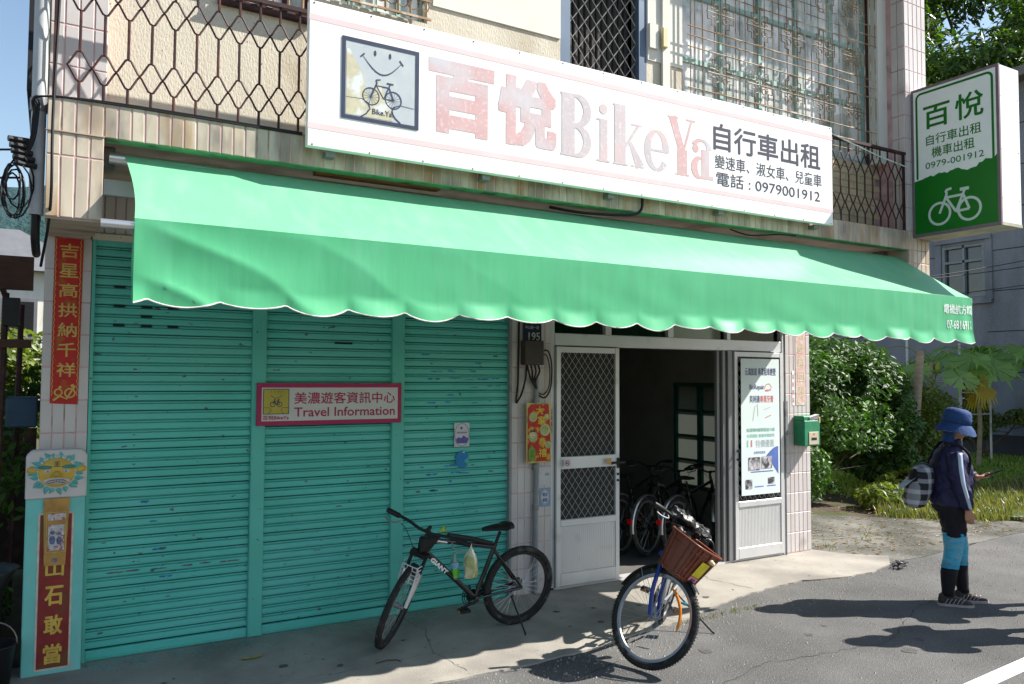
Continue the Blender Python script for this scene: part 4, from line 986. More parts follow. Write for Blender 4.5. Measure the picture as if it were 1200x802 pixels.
# poster on right leaf
o_ = (6.83, -.06, .72); PO = empty('shop_poster', o_, label='tall pale blue printed poster covering the right door leaf', cat='poster')
F = Flat((6.565, -.06, .74), rel=o_)
F.rect(-.03, -.01, .57, 1.485).out('paper', mat('poster_paper', (.62, .70, .70), .4, .05, 2), PO)
F.layer(2)
F.text('元鴻旅遊 專業租車經營', .03, 1.30, .485, .085, .014).text('BioRepair', .10, 1.13, .23, .07, .02).text('貝利達', .10, 1.00, .16, .08, .014).out('dark_lettering', mat('poster_ink', (.07, .08, .20), .5), PO)
F.text('專業牙膏', .265, 1.00, .21, .08, .012).line([(.33, 1.15), (.36, 1.20), (.41, 1.21), (.45, 1.17), (.40, 1.13), (.34, 1.13)], .008).line([(.35, 1.14), (.44, 1.14)], .01).rect(.115, .515, .135, .59).line([(.34, .83), (.44, .86)], .008).out('red_lettering', mat('poster_pink', (.60, .18, .20), .5), PO)
F.rect(.055, .515, .075, .59).text('低溫預約服務管道介紹', .05, .68, .44, .04, .003).text('免費體驗 營業時間請見', .05, .615, .44, .04, .003).out('green_lettering', mat('poster_green', (.25, .50, .40), .5), PO)
F.rect(.08, .505, .10, .506).text('特價優惠', .19, .505, .29, .085, .004).line([(.32, .92), (.43, .95)], .006).line([(.15, .80), (.18, .95), (.22, .98), (.23, .85)], .008).out('grey_print', mat('poster_grey', (.40, .46, .48), .5), PO)
F.poly([(.34, .40)]+[(.34+.205*i/8, .40+.11*sin(i/8*1.57)) for i in range(1, 9)]+[(.545, .20), (.46, .30)]).text('台灣限定販售', .16, .435, .18, .03, .004).rect(.17, .072, .31, .082).rect(.36, .072, .50, .082).rect(.11, .235, .46, .245).out('blue_print', mat('poster_blue', (.10, .16, .45), .5, .3, 5), PO)
pp_ = mat('photo_print', (.36, .34, .37), .5, .8, 16, stain=(.06, .06, .07), sscale=12, slo=.5, shi=.56)
F.layer(3)
for q in ((.075, .26, .26, .40), (.28, .27, .44, .405), (.03, .06, .13, .16), (.38, .10, .48, .17)): F.rect(*q).out('photo_print', pp_, PO)
# ================================================================= bicycles
M['tyre'] = mat('tyre_rubber', (.018, .018, .018), .75, .3, 12, stain=(.09, .085, .075), sscale=14, slo=.55, shi=.75)
M['rim'] = mat('rim_alloy', (.34, .34, .35), .42, .1, 8, metal=.8)
M['rimdark'] = mat('rim_black', (.03, .03, .032), .35, .1, 8, metal=.3)
M['spoke'] = mat('spoke_steel', (.5, .5, .5), .35, 0, metal=.8)
M['frame_black'] = mat('frame_black', (.012, .013, .016), .22, .1, 8, coat=.5)
M['frame_blue'] = mat('frame_blue', (.012, .035, .22), .25, .1, 8, coat=.5)
M['saddle'] = mat('saddle_vinyl', (.012, .012, .012), .45, .3, 14)
M['silver'] = mat('silver_alloy', (.5, .5, .5), .3, .1, 10, metal=.8)
M['basketb'] = mat('basket_brown', (.16, .047, .026), .38, .16, 12, stain=(.28, .11, .07), sscale=14, slo=.6, shi=.8)
def wheel(parent, R, rim, ns=32, tr=.0255, name='wheel', cassette=False, tread=False):
    Wm = place(name, None, parent)
    t = MB().torus((0, 0, 0), R-tr, tr, (0, 1, 0), 64, 10, .95)
    if tread:
        for i in range(96):
            a = 2*pi*i/96; d = Vector((cos(a), 0, sin(a))); p = d*(R-.0015); u = Vector((-sin(a), 0, cos(a)))
            for sg in (1, -1):
                c = p+Vector((0, sg*.010, 0))-d*.002
                t.hexa([tuple(c+u*x+Vector((0, y, 0))+d*z) for z in (0, .0035) for x, y in ((-.004, -.006), (.004, -.006), (.004, .006), (-.004, .006))])
    t.build('tyre', M['tyre'], Wm, True)
    r = MB(); R1 = R-2*tr+.004; n = 64; prof = [(R1, .011), (R1-.018, .010), (R1-.024, 0), (R1-.018, -.010), (R1, -.011)]
    vs = [(cos(2*pi*i/n)*q, y, sin(2*pi*i/n)*q) for i in range(n) for q, y in prof]
    r.add(vs, [(i*5+j, ((i+1) % n)*5+j, ((i+1) % n)*5+j+1, i*5+j+1) for i in range(n) for j in range(4)]+[(i*5+4, ((i+1) % n)*5+4, ((i+1) % n)*5, i*5) for i in range(n)])
    r.build('rim', rim, Wm, True)
    s = MB()
    for i in range(ns):
        a = 2*pi*i/ns; sd = .026*(1 if i % 2 else -1); b = a+(.9 if (i//2) % 2 else -.9)
        s.tube([(cos(b)*.02, sd, sin(b)*.02), (cos(a)*(R1-.022), 0, sin(a)*(R1-.022))], .0011, 3, False)
    s.build('spokes', M['spoke'], Wm)
    h = MB().tube([(0, -.045, 0), (0, -.033, 0), (0, -.028, 0), (0, .028, 0), (0, .033, 0), (0, .045, 0)], [.010, .012, .022, .018, .022, .010], 12); h.build('hub', M['alu_dark'], Wm, True)
    if cassette:
        c = MB()
        for k in range(6): c.disc((0, -.030-.0045*k, 0), .055-.006*k, .002, n=22)
        c.build('cassette', M['black'], Wm)
    return Wm
def T(parent, name, pts, r, mt, n=10, smooth=True, **k): return MB().tube(pts, r, n).build(name, mt, parent, smooth, **k)
def spl(pts, k=6):
    P_ = [Vector(p) for p in pts]; o = []
    for i in range(len(P_)-1):
        p0 = P_[max(i-1, 0)]; p1 = P_[i]; p2 = P_[i+1]; p3 = P_[min(i+2, len(P_)-1)]
        for t in range(k):
            t /= k; o.append(.5*((2*p1)+(p2-p0)*t+(2*p0-5*p1+4*p2-p3)*t*t+(3*p1-p0-3*p2+p3)*t**3))
    return o+[P_[-1]]
def bike(name, label, cfg):
    """local frame: rear contact at the origin, +x forward, +y left, z up"""
    R = cfg['R']; wb = cfg['wb']; fm = cfg['frame']; ha = radians(70)
    root = empty(name, label=label, cat='bicycle', group=cfg.get('group'))
    s = R/.34
    rh = Vector((0, 0, R)); bb = Vector((.42*s, 0, R-.05*s)); st_top = bb+Vector((-.16, 0, .44))*cfg.get('fs', 1)*s
    fh = Vector((wb, 0, R)); ax = Vector((-cos(ha), 0, sin(ha)))         # steering axis, upwards/back
    crown = fh-Vector((.045, 0, 0))*s+ax*(R+.055); head_b = crown+ax*.03; head_t = crown+ax*.15*s
    det = cfg.get('detail', 2)
    rw = wheel(root, R, cfg['rim'], cassette=det > 0, tread=det > 1); rw.location = rh
    fr = MB()
    ttop = bb.lerp(st_top, .93)
    if cfg.get('step'):
        fr.tube([head_t-ax*.02, bb.lerp(st_top, .55)], .014*s, 10); 
    else: fr.tube([head_t-ax*.02, ttop], .018*s, 10)
    fr.tube([head_b+ax*.02, bb], .0225*s if det else .016, 10); fr.tube([bb, st_top], .019*s, 10)
    fr.tube([head_b, head_t], .021*s, 12); fr.tube([bb-Vector((0, .035, 0)), bb+Vector((0, .035, 0))], .022*s, 12)
    for sy in (1, -1):
        fr.tube([bb+Vector((0, sy*.02, 0)), rh+Vector((0, sy*.055, .0))], .012*s, 8)
        fr.tube([ttop+Vector((0, sy*.012, -.02)), rh+Vector((0, sy*.055, 0))], .0105*s, 8)
    fr.build('frame', fm, root, True)
    T(root, 'seat_post', [st_top, st_top+(st_top-bb).normalized()*cfg.get('post', .14)], .0135*s, M['silver'] if cfg.get('silverpost') else M['black'])
    sp = st_top+(st_top-bb).normalized()*cfg.get('post', .14)
    sd = MB(); rings = []
    for t in range(11):
        u = t/10; x = -.13+.26*u; w_ = (.072*(1-u)**.7+.018) if u > .12 else .050+.2*u*.5; hgt = .028-.010*u
        rings.append([sp+Vector((x+.03, cos(a)*w_, .028+.008*sin(u*3)+max(-.6, sin(a))*hgt+(.012 if u < .25 else 0))) for a in [2*pi*k/12 for k in range(12)]])
    sd.loft(rings); sd.build('saddle', M['saddle'], root, True)
    # drivetrain on the right side (-y)
    cr = MB()
    for k, rr_ in enumerate((.088, .072, .055)): cr.torus(bb+Vector((0, -.052+.007*k, 0)), rr_*s, .0035, (0, 1, 0), 32, 5)
    for k in range(5):
        a = k*1.2566; cr.tube([bb+Vector((0, -.05, 0)), bb+Vector((cos(a)*.086*s, -.05, sin(a)*.086*s))], .006, 5)
    cr.disc(bb+Vector((0, -.052, 0)), .05*s, .005); cr.build('chainring', M['black'], root, True)
    ca = cfg.get('crank', 2.6); c1 = Vector((cos(ca), 0, sin(ca)))*.165*s
    T(root, 'crank', [bb+Vector((0, -.06, 0)), bb+Vector((0, -.072, 0))+c1], .010, M['black'])
    T(root, 'crank', [bb+Vector((0, .06, 0)), bb+Vector((0, .072, 0))-c1], .010, M['black'])
    for sg, c in ((-1, c1), (1, -c1)):
        p = bb+Vector((0, sg*.12, 0))+c
        pd = MB().box(p.x-.042, p.x+.042, p.y-.032, p.y+.032, p.z-.010, p.z+.010).build('pedal', M['black'], root)
        MB().box(p.x-.0435, p.x-.040, p.y-.02, p.y+.02, p.z-.006, p.z+.006).box(p.x+.040, p.x+.0435, p.y-.02, p.y+.02, p.z-.006, p.z+.006).build('pedal_reflector', mat('amber', (.6, .18, .01), .3) if 'amber' not in M else M['amber'], pd)
    chn = MB(); q = .088*s
    chn.tube([bb+Vector((0, -.052, q)), rh+Vector((0, -.048, .042))], .0035, 4).tube([bb+Vector((0, -.052, -q)), rh+Vector((.03, -.05, -.11))], .0035, 4)
    chn.build('chain', M['alu_dark'], root)
    if det:
        T(root, 'derailleur', [rh+Vector((.0, -.06, -.02)), rh+Vector((.02, -.065, -.06)), rh+Vector((.01, -.06, -.12))], .012, M['black'])
    ks = cfg.get('kick')
    if ks:   # (foot in local coordinates, top)
        T(root, 'kickstand', [Vector(ks[1]), Vector(ks[0])-Vector((.0, 0, 0)), Vector(ks[0])+Vector((.02, ks[2]*.02, 0))], .0075, M['silver'] if cfg.get('silverks') else M['black'])
    # steering group
    fork = place('fork', None, root); piv = crown
    def S(p): return Vector(p)
    fg = MB(); fcol = cfg.get('fork', fm)
    for sy in (1, -1):
        y = sy*.055
        if cfg.get('susp'):
            fg.tube([crown+Vector((0, y, 0)), crown-ax*.14+Vector((0, y, 0))], .0135, 10)
        else:
            fg.tube(spl([crown+Vector((0, sy*.045, 0)), crown-ax*.20+Vector((0, y, 0)), crown-ax*.30+Vector((.012, y, 0)), fh+Vector((0, y, 0))], 4), .0155, 10)
    fg.box(crown.x-.03, crown.x+.03, -.07, .07, crown.z-.012, crown.z+.022); fg.tube([crown, head_b], .018, 10); fg.tube([head_t, head_t+ax*.05], .016, 10)
    fg.build('fork_crown', cfg.get('forktop', fcol), fork, True)
    if cfg.get('susp'):
        f2 = MB()
        for sy in (1, -1):
            y = sy*.055; f2.tube([crown-ax*.13+Vector((0, y, 0)), crown-ax*.24+Vector((.004, y, 0)), fh+Vector((-.01, y, 0))], [.025, .023, .016], 12)
        f2.tube(spl([crown-ax*.15+Vector((0, .055, 0)), crown-ax*.10+Vector((.02, .03, 0)), crown-ax*.09+Vector((.022, 0, 0)), crown-ax*.10+Vector((.02, -.03, 0)), crown-ax*.15+Vector((0, -.055, 0))], 3), .011, 8)
        f2.build('fork_leg', M['silver'], fork, True)
    fw = wheel(fork, R, cfg['rim'], tread=det > 1); fw.location = fh
    stem = head_t+ax*.05; bar = stem+ax*cfg.get('rise', .04)+Vector((cfg.get('reach', .07), 0, 0))
    T(fork, 'stem', [stem, stem+ax*.02, bar], .015, M['black'] if not cfg.get('silverpost') else M['silver'])
    hw = cfg.get('hw', .30); sw = cfg.get('sweep', .05); up = cfg.get('up', .02)
    T(fork, 'handlebar', spl([bar+Vector((-sw, hw, up)), bar+Vector((-sw*.35, hw*.5, up)), bar+Vector((0, hw*.18, 0)), bar, bar+Vector((0, -hw*.18, 0)), bar+Vector((-sw*.35, -hw*.5, up)), bar+Vector((-sw, -hw, up))], 3), .0115, M['black'] if not cfg.get('silverbar') else M['silver'])
    for sy in (1, -1):
        e0 = bar+Vector((-sw*.62, sy*hw*.70, up)); e1 = bar+Vector((-sw, sy*hw, up)); d = (e1-e0).normalized()
        T(fork, 'grip', [e0, e0+d*.01, e1-d*.01, e1+d*.012], [.016, .020, .020, .018], M['black'])
        if det: T(fork, 'brake_lever', spl([e0-d*.02+Vector((.02, 0, -.015)), e0+Vector((.055, 0, -.03)), e0+d*.06+Vector((.06, 0, -.04)), e1+Vector((.045, 0, -.035))], 3), .006, M['alu_dark'])
    if det:
        for sy in (1, -1):
            T(fork, 'brake_cable', spl([bar+Vector((.02, sy*hw*.6, -.01)), bar+Vector((.10, sy*.12, .0)), bar+Vector((.09, sy*.03, -.12)), crown+Vector((.04, 0, .04))], 6), .0028, M['blackwire'], 5)
    # fenders
    for (par, c, a0, a1, on) in ((fork, fh, 62, 178, cfg.get('fender')), (root, rh, 20, 190, cfg.get('fender'))):
        if on:
            f = MB(); n_ = 22; pr = [(-.026, -.008), (-.018, .004), (0, .009), (.018, .004), (.026, -.008)]
            vs = []
            for i in range(n_+1):
                a = radians(a0+(a1-a0)*i/n_)
                for y, dz in pr: rr_ = R+.016+dz; vs.append(c+Vector((cos(a)*rr_, y, sin(a)*rr_)))
            f.add(vs, [(i*5+j, (i+1)*5+j, (i+1)*5+j+1, i*5+j+1) for i in range(n_) for j in range(4)])
            f.build('fender', cfg['fender'], par, True)
            st_ = MB()
            for sy in (1, -1):
                a = radians(a0+(a1-a0)*.72); st_.tube([c+Vector((0, sy*.06, 0)), c+Vector((cos(a)*(R+.015), sy*.024, sin(a)*(R+.015)))], .002, 4)
            st_.build('fender_stay', M['spoke'], par)
    root['steer_pivot'] = tuple(crown); 
    del root['steer_pivot']
    return root, fork, dict(crown=crown, ax=ax, fh=fh, bb=bb, head_t=head_t, head_b=head_b, bar=bar, stem=stem, st_top=st_top, ttop=ttop, rh=rh, sp=sp, hw=hw, fm=fm)
def pose(root, fork, g, pos, az, lean, steer, R, flat=0.):
    """az: heading of the frame (world angle of +x); lean>0 to the bike's left; steer>0 to its left"""
    fork.matrix_local = Matrix.Translation(g['crown']) @ Matrix.Rotation(steer, 4, g['ax']) @ Matrix.Translation(-g['crown'])
    for pitch in [i*.002-.06 for i in range(60)]:
        Mx = Matrix.Translation(pos) @ Matrix.Rotation(az, 4, 'Z') @ Matrix.Rotation(-lean, 4, 'X') @ Matrix.Translation((0, 0, R)) @ Matrix.Rotation(-pitch, 4, 'Y') @ Matrix.Translation((0, 0, -R))
        A = Mx @ fork.matrix_local; c = A @ g['fh']; nrm = (A.to_3x3() @ Vector((0, 1, 0))).normalized()
        low = c.z-R*sqrt(max(0, 1-nrm.z**2))
        if low >= pos[2]: break
    # rear wheel bottom on the ground
    nr = (Mx.to_3x3() @ Vector((0, 1, 0))).normalized(); lowr = (Mx @ g['rh']).z-R*sqrt(1-nr.z**2)
    Mx = Matrix.Translation((0, 0, pos[2]-lowr)) @ Mx
    root.matrix_world = Mx
    return Mx
M['amber'] = mat('amber_reflector', (.6, .18, .01), .3)
AP = .014
# ---- 1: black mountain bike leaning on its stand before the shutters
R1 = .322
b1, f1, g1 = bike('mountain_bike', 'black mountain bicycle with a green tea bottle and plastic bag before the turquoise shutters',
    dict(R=R1, wb=1.07, frame=M['frame_black'], rim=M['rimdark'], susp=True, forktop=M['black'], kick=((.07, .265, .037), (.10, .06, .27), 1), crank=2.92, hw=.33, sweep=.03, up=.02, rise=.02, reach=.08, post=.10, silverpost=False, fs=1.0))
B1 = dict(pos=(3.31, -.70, AP), az=radians(181), lean=radians(8), steer=radians(48))
pose(b1, f1, g1, Vector(B1['pos']), B1['az'], B1['lean'], B1['steer'], R1)
# lettering on the down tube (right side faces the street)
d = (g1['bb']-g1['head_b']).normalized(); s_ = Vector((0, 1, 0))
F = Flat(g1['head_b']+d*.09+Vector((0, .0232, -.016)), d, s_.cross(d)); F.n = s_
F.P = lambda x, y: F.o+F.u*x+F.w*y+s_*(.002*1+.00002*(F.k % 50))
F.text('GIANT', 0, -.002, .19, .034, .09).out('frame_lettering', mat('decal_white', (.6, .6, .6), .4), b1)
d = (g1['ttop']-g1['head_t']).normalized()
MB().tube([g1['head_t']+d*.06-g1['ax']*.02, g1['head_t']+d*.18-g1['ax']*.02], .0185, 8).build('frame_stripe', M['silver'], b1, True)
# silver bar-mounted lamp guard on the fork
lg = MB(); c = g1['crown']-g1['ax']*.09+Vector((.105, 0, .0))
for k in range(5):
    z = -.065+.0325*k; lg.tube([c+Vector((-.03, -.07, z)), c+Vector((.03, -.055, z)), c+Vector((.03, .055, z)), c+Vector((-.03, .07, z))], .0042, 5)
for k in range(4):
    y = -.06+.04*k; lg.tube([c+Vector((.031, y, -.065)), c+Vector((.031, y, .065))], .0042, 5)
lg.build('lamp_guard', M['alu'], f1)
bevel(MB().box(c.x-.03, c.x+.015, -.03, .03, c.z-.03, c.z+.03).build('front_lamp', M['black'], f1), .01)
hb = g1['head_t']
bevel(MB().hexa([(hb.x-.02, -.035, hb.z-.11), (hb.x+.06, -.035, hb.z-.12), (hb.x+.06, .035, hb.z-.12), (hb.x-.02, .035, hb.z-.11), (hb.x-.12, -.03, hb.z+.0), (hb.x+.05, -.03, hb.z+.0), (hb.x+.05, .03, hb.z+.0), (hb.x-.12, .03, hb.z+.0)]).build('frame_bag', M['black'], b1), .012)
T(b1, 'mudguard', [g1['ttop']+Vector((.02, 0, .03)), g1['ttop'].lerp(g1['head_t'], .35)+Vector((0, 0, .035)), g1['ttop'].lerp(g1['head_t'], .7)+Vector((0, 0, .035))], [.018, .022, .018], M['black'])
MW1 = b1.matrix_world
def onbike(Mx, mb, name, mt, label, cat, smooth=True, org=None):
    o_ = Mx @ Vector(org); mb.v = [tuple((Mx @ Vector(v))-o_) for v in mb.v]; return mb.build(name, mt, None, smooth, loc=o_, label=label, cat=cat)
# bottle on the down tube, plastic bag hung from the top tube
dt = (g1['bb']-g1['head_b']).normalized(); bp = g1['head_b'].lerp(g1['bb'], .50)+Vector((-.05, 0, .05)); du = Vector((-.12, 0, -1)).normalized()
bo1 = onbike(MW1, MB().tube([bp-du*.115, bp-du*.09, bp-du*.075, bp-du*.04, bp+du*.0, bp+du*.08, bp+du*.09], [.012, .013, .018, .030, .031, .031, .024], 16), 'drink_bottle', mat('clear_plastic', (.20, .40, .36), .08, .1, 8, trans=.35, spec=.8), 'green labelled drink bottle held in the black bicycle frame', 'bottle', org=bp)
lb = MB().tube([bp+du*.005, bp+du*.07], .0325, 18, False); lb.v = [tuple((MW1 @ Vector(v))-(MW1 @ bp)) for v in lb.v]; lb.build('bottle_label', mat('label_green', (.10, .42, .03), .4, .3, 30), bo1, True)
lb = MB().tube([bp-du*.045, bp-du*.0], .0318, 18, False); lb.v = [tuple((MW1 @ Vector(v))-(MW1 @ bp)) for v in lb.v]; lb.build('bottle_wrap', mat('label_blue', (.20, .38, .55), .4, .3, 30), bo1, True)
hp = g1['ttop'].lerp(g1['head_t'], .40)+Vector((0, .045, .01))
wz = MW1.to_3x3().inverted() @ Vector((0, 0, -1)); rings = []
for k, (t, a, b_) in enumerate([(0, .006, .006), (.03, .010, .008), (.055, .022, .015), (.09, .046, .026), (.13, .055, .034), (.19, .054, .038), (.235, .056, .036), (.255, .050, .028), (.26, .02, .01)]):
    rings.append([hp+wz*t+Vector((cos(q)*a*(1+.14*sin(q*5+k)), sin(q)*b_*(1+.12*cos(q*4+k*2)), 0)) for q in [2*pi*j/28 for j in range(28)]])
pbm = mat('thin_plastic', (.62, .60, .40), .25, .2, 18, trans=.35, spec=.7, stain=(.36, .38, .12), sscale=9, slo=.45, shi=.55, bump=.6, bscale=30)
onbike(MW1, MB().loft(rings), 'plastic_bag', pbm, 'thin yellowish plastic bag hanging from the black bicycle top tube', 'plastic bag', org=hp)
T(b1, 'ribbon', [g1['head_t']+Vector((-.10, .02, .03)), g1['head_t']+Vector((-.13, .02, .07)), g1['head_t']+Vector((-.15, .03, .03)), g1['head_t']+Vector((-.11, .025, .045))], .010, mat('lime_ribbon', (.35, .45, .02), .5))

# ---- 2: blue city bike with brown basket
R2 = .35
b2, f2, g2 = bike('city_bike', 'blue bicycle with a brown plastic basket parked at the apron edge',
    dict(R=R2, wb=1.02, frame=M['silver'], fork=M['frame_blue'], rim=M['rim'], fender=M['black'], kick=((.12, .40, .107), (.10, .05, .30), 1), crank=.5, hw=.27, sweep=.10, up=.03, rise=.05, reach=.05, post=.08, step=True, silverpost=True))
B2 = dict(pos=(4.39, -1.23, AP), az=radians(219), lean=radians(15), steer=radians(62))
pose(b2, f2, g2, Vector(B2['pos']), B2['az'], B2['lean'], B2['steer'], R2)
# basket of vertical slats between rings, carried by the steering
bc = g2['head_t']+Vector((.19, .0, -.20)); bk = place('basket', None, f2)
def ring(u, z, gx=0): # rounded rectangle section growing upwards
    w_, l_ = .130+.040*z/.27, .108+.040*z/.27; k = 40; out = []
    for i in range(k):
        a = 2*pi*i/k; e = .45
        out.append(bc+Vector((gx+l_*u*abs(cos(a))**e*(1 if cos(a) > 0 else -1), w_*u*abs(sin(a))**e*(1 if sin(a) > 0 else -1), z)))
    return out
sl = MB()
zz = [0, .05, .10, .16, .22, .265]
k = 40
for i in range(k):      # outer wall with ribs: every other strip stands proud
    u0 = 1.0 if i % 2 else 1.05
    a = [ring(u0, z)[i] for z in zz]; b = [ring(u0, z)[(i+1) % k] for z in zz]
    a2 = [ring(u0-.035, z)[i] for z in zz]; b2_ = [ring(u0-.035, z)[(i+1) % k] for z in zz]
    n_ = len(zz); sl.add([tuple(p) for p in a+b+a2+b2_], [(j, n_+j, n_+j+1, j+1) for j in range(n_-1)]+[(2*n_+j, 2*n_+j+1, 3*n_+j+1, 3*n_+j) for j in range(n_-1)])
sl.build('basket_wall', M['basketb'], bk)
MB().tube([tuple(p) for p in ring(1.04, .268)], .009, 6, closed=True).tube([tuple(p) for p in ring(1.02, .02)], .006, 6, closed=True).tube([tuple(p) for p in ring(1.035, .215)], .004, 6, closed=True).build('basket_rim', M['basketb'], bk, True)
MB().add([tuple(p) for p in ring(.98, .004)], [tuple(range(40))]).build('basket_floor', M['basketb'], bk)
# stickers on the basket front
def bfront(y, z, off=.002):
    u = 1.035; l_ = (.108+.040*z/.27)*u; return bc+Vector((l_+off, y, z))
def quad(y0, z0_, y1, z1_, off, mt, nm):
    MB().add([tuple(bfront(y0, z0_, off)), tuple(bfront(y1, z0_, off)), tuple(bfront(y1, z1_, off)), tuple(bfront(y0, z1_, off))], [(0, 1, 2, 3)]).build(nm, mt, bk)
ylw = mat('tag_yellow', (.62, .52, .03), .4, .1, 20)
quad(-.04, .07, .06, .19, .006, ylw, 'yellow_tag'); quad(-.04, .03, .06, .065, .006, mat('tag_pink', (.6, .25, .32), .4, .4, 60), 'pink_tag')
F = Flat(bfront(-.03, .07, .009), (0, 1, 0), (0, 0, 1)); F.n = Vector((1, 0, 0)); bike_icon(F, .04, .045, .025, .003, 1); F.line([(.02+.04*i/6, .085-.01*sin(pi*i/6)) for i in range(7)], .002); F.out('tag_drawing', M['ink'], bk)
F = Flat(bfront(-.03, .03, .009), (0, 1, 0), (0, 0, 1)); F.text('百悅', .01, .004, .06, .022, .03).out('tag_lettering', M['crimson'], bk)
MB().ell(tuple(bfront(.055, .215, .01)), (.018, .022, .016), 10, 8).ell(tuple(bfront(.025, .22, .01)), (.016, .022, .018), 10, 8).build('cloth_knot', mat('cream_cloth', (.62, .50, .30), .8), bk, True)
# orange fender guard strap behind the fork, bags on the bars, mirror loop
oa = [g2['fh']+Vector((cos(t)*(R2-.10)-.0, -.075, sin(t)*(R2-.10))) for t in [radians(10+i*9) for i in range(9)]]
MB().tube(oa, [.004]+[.012]*7+[.004], 6, flat=.6).build('orange_strap', mat('orange_plastic', (.65, .20, .015), .4), f2, True)
bgm = mat('black_vinyl_bag', (.012, .012, .013), .42, .3, 18, bump=.8, bscale=22, spec=.4)
MW2 = b2.matrix_world; FW2 = MW2 @ f2.matrix_local
bgp = g2['bar']+Vector((-.02, .06, .02)); mb = MB(); rr = random.Random(3)
for k in range(11): mb.ell(tuple(bgp+Vector((rr.uniform(-.08, .08), rr.uniform(-.12, .20), rr.uniform(-.06, .05)))), (rr.uniform(.05, .09), rr.uniform(.05, .09), rr.uniform(.03, .05)), 26, 18)
o_ = FW2 @ bgp; mb.v = [tuple((FW2 @ (Vector(v)+.02*noise.noise_vector(Vector(v)*28)+.01*noise.noise_vector(Vector(v)*70)))-o_) for v in mb.v]
mb.build('black_bag', bgm, None, True, loc=o_, label='crumpled glossy black bag bundled over the handlebar above the basket', cat='bag')
T(f2, 'mirror_loop', spl([g2['bar']+Vector((.0, .22, .03)), g2['bar']+Vector((.10, .28, .02)), g2['bar']+Vector((.13, .30, -.06)), g2['bar']+Vector((.10, .27, -.13))], 5), .008, M['black'])
bevel(MB().box(g2['bar'].x+.07, g2['bar'].x+.12, .22, .30, g2['bar'].z-.19, g2['bar'].z-.12).build('handlebar_box', M['black'], f2), .01)
T(b2, 'lock_grip', [g2['bb']+Vector((.05, .14, .05)), g2['bb']+Vector((.08, .22, .06))], .010, mat('cyan_grip', (.03, .25, .33), .5))
# fork decal lettering in white
# ---- parked bicycles in the dim shop
ib = []
specs = [((5.62, .86), 22, 'leftmost of three dark bicycles parked inside the doorway'), ((5.84, .66), 20, 'middle of three dark bicycles parked inside the doorway'), ((6.10, .46), 17, 'rightmost dark bicycle inside the doorway, its silver fender nearest the sill')]
bi, fi, gi = bike('rental_bike', specs[0][2], dict(R=.33, wb=1.0, frame=M['frame_black'], rim=M['rim'], fender=M['silver'], detail=1, hw=.28, sweep=.08, up=.05, rise=.05, post=.12, group='rental bicycles parked inside the shop'))
rx = MB().box(-.39, -.365, -.025, .025, .38, .43); rx.build('rear_reflector', mat('red_reflector', (.5, .01, .01), .3), bi)
for i, (p, a, lab) in enumerate(specs):
    o = bi if i == 0 else copy_tree(bi)
    o['label'] = lab
    fk = [c for c in o.children if c.name.startswith('fork') and c.type == 'EMPTY'][0]
    pose(o, fk, gi, Vector((p[0], p[1], .02)), radians(a), radians(3), radians(8+4*i), .33)
# ================================================================= people
M['skin'] = mat('skin', (.42, .22, .14), .5, .06, 20)
M['navy'] = mat('navy_jacket', (.018, .018, .058), .6, .15, 10, bump=.35, bscale=18)
M['blackcloth'] = mat('black_cloth', (.010, .010, .013), .8, .2, 12, bump=.3, bscale=25)
M['bluecloth'] = mat('knee_sleeve_blue', (.05, .34, .52), .6, .18, 22, stain=(.14, .33, .42), sscale=10, slo=.48, shi=.58, stretch=(1, 1, 3))
M['hatblue'] = mat('hat_blue', (.018, .05, .15), .8, .15, 18, bump=.4, bscale=40)
M['hatunder'] = mat('hat_patterned_brim', (.25, .27, .33), .8, .4, 60, stain=(.05, .07, .15), sscale=50, slo=.5, shi=.54)
M['stripew'] = mat('sleeve_stripe', (.42, .50, .62), .6, .05, 10)
M['shoe'] = mat('shoe_mesh', (.05, .04, .037), .7, .3, 30)
M['shoestripe'] = mat('shoe_stripe', (.35, .30, .29), .6, .1, 20)
M['hair'] = mat('dark_hair', (.015, .012, .01), .5, .2, 40)
def fuse(mb, name, mt, parent, voxel=.009, smooth_it=3):
    me = mb.mesh(name, mt, 2); o = place(name, me, parent)
    r = o.modifiers.new('r', 'REMESH'); r.mode = 'VOXEL'; r.voxel_size = voxel; r.use_smooth_shade = True
    s = o.modifiers.new('s', 'SMOOTH'); s.iterations = smooth_it; s.factor = .6
    if name in ('jacket', 'shorts'):
        tx = bpy.data.textures.get('folds') or bpy.data.textures.new('folds', 'CLOUDS'); tx.noise_scale = .085; tx.noise_depth = 2
        d = o.modifiers.new('d', 'DISPLACE'); d.texture = tx; d.strength = .038; d.mid_level = .5; d.texture_coords = 'LOCAL'
    return o
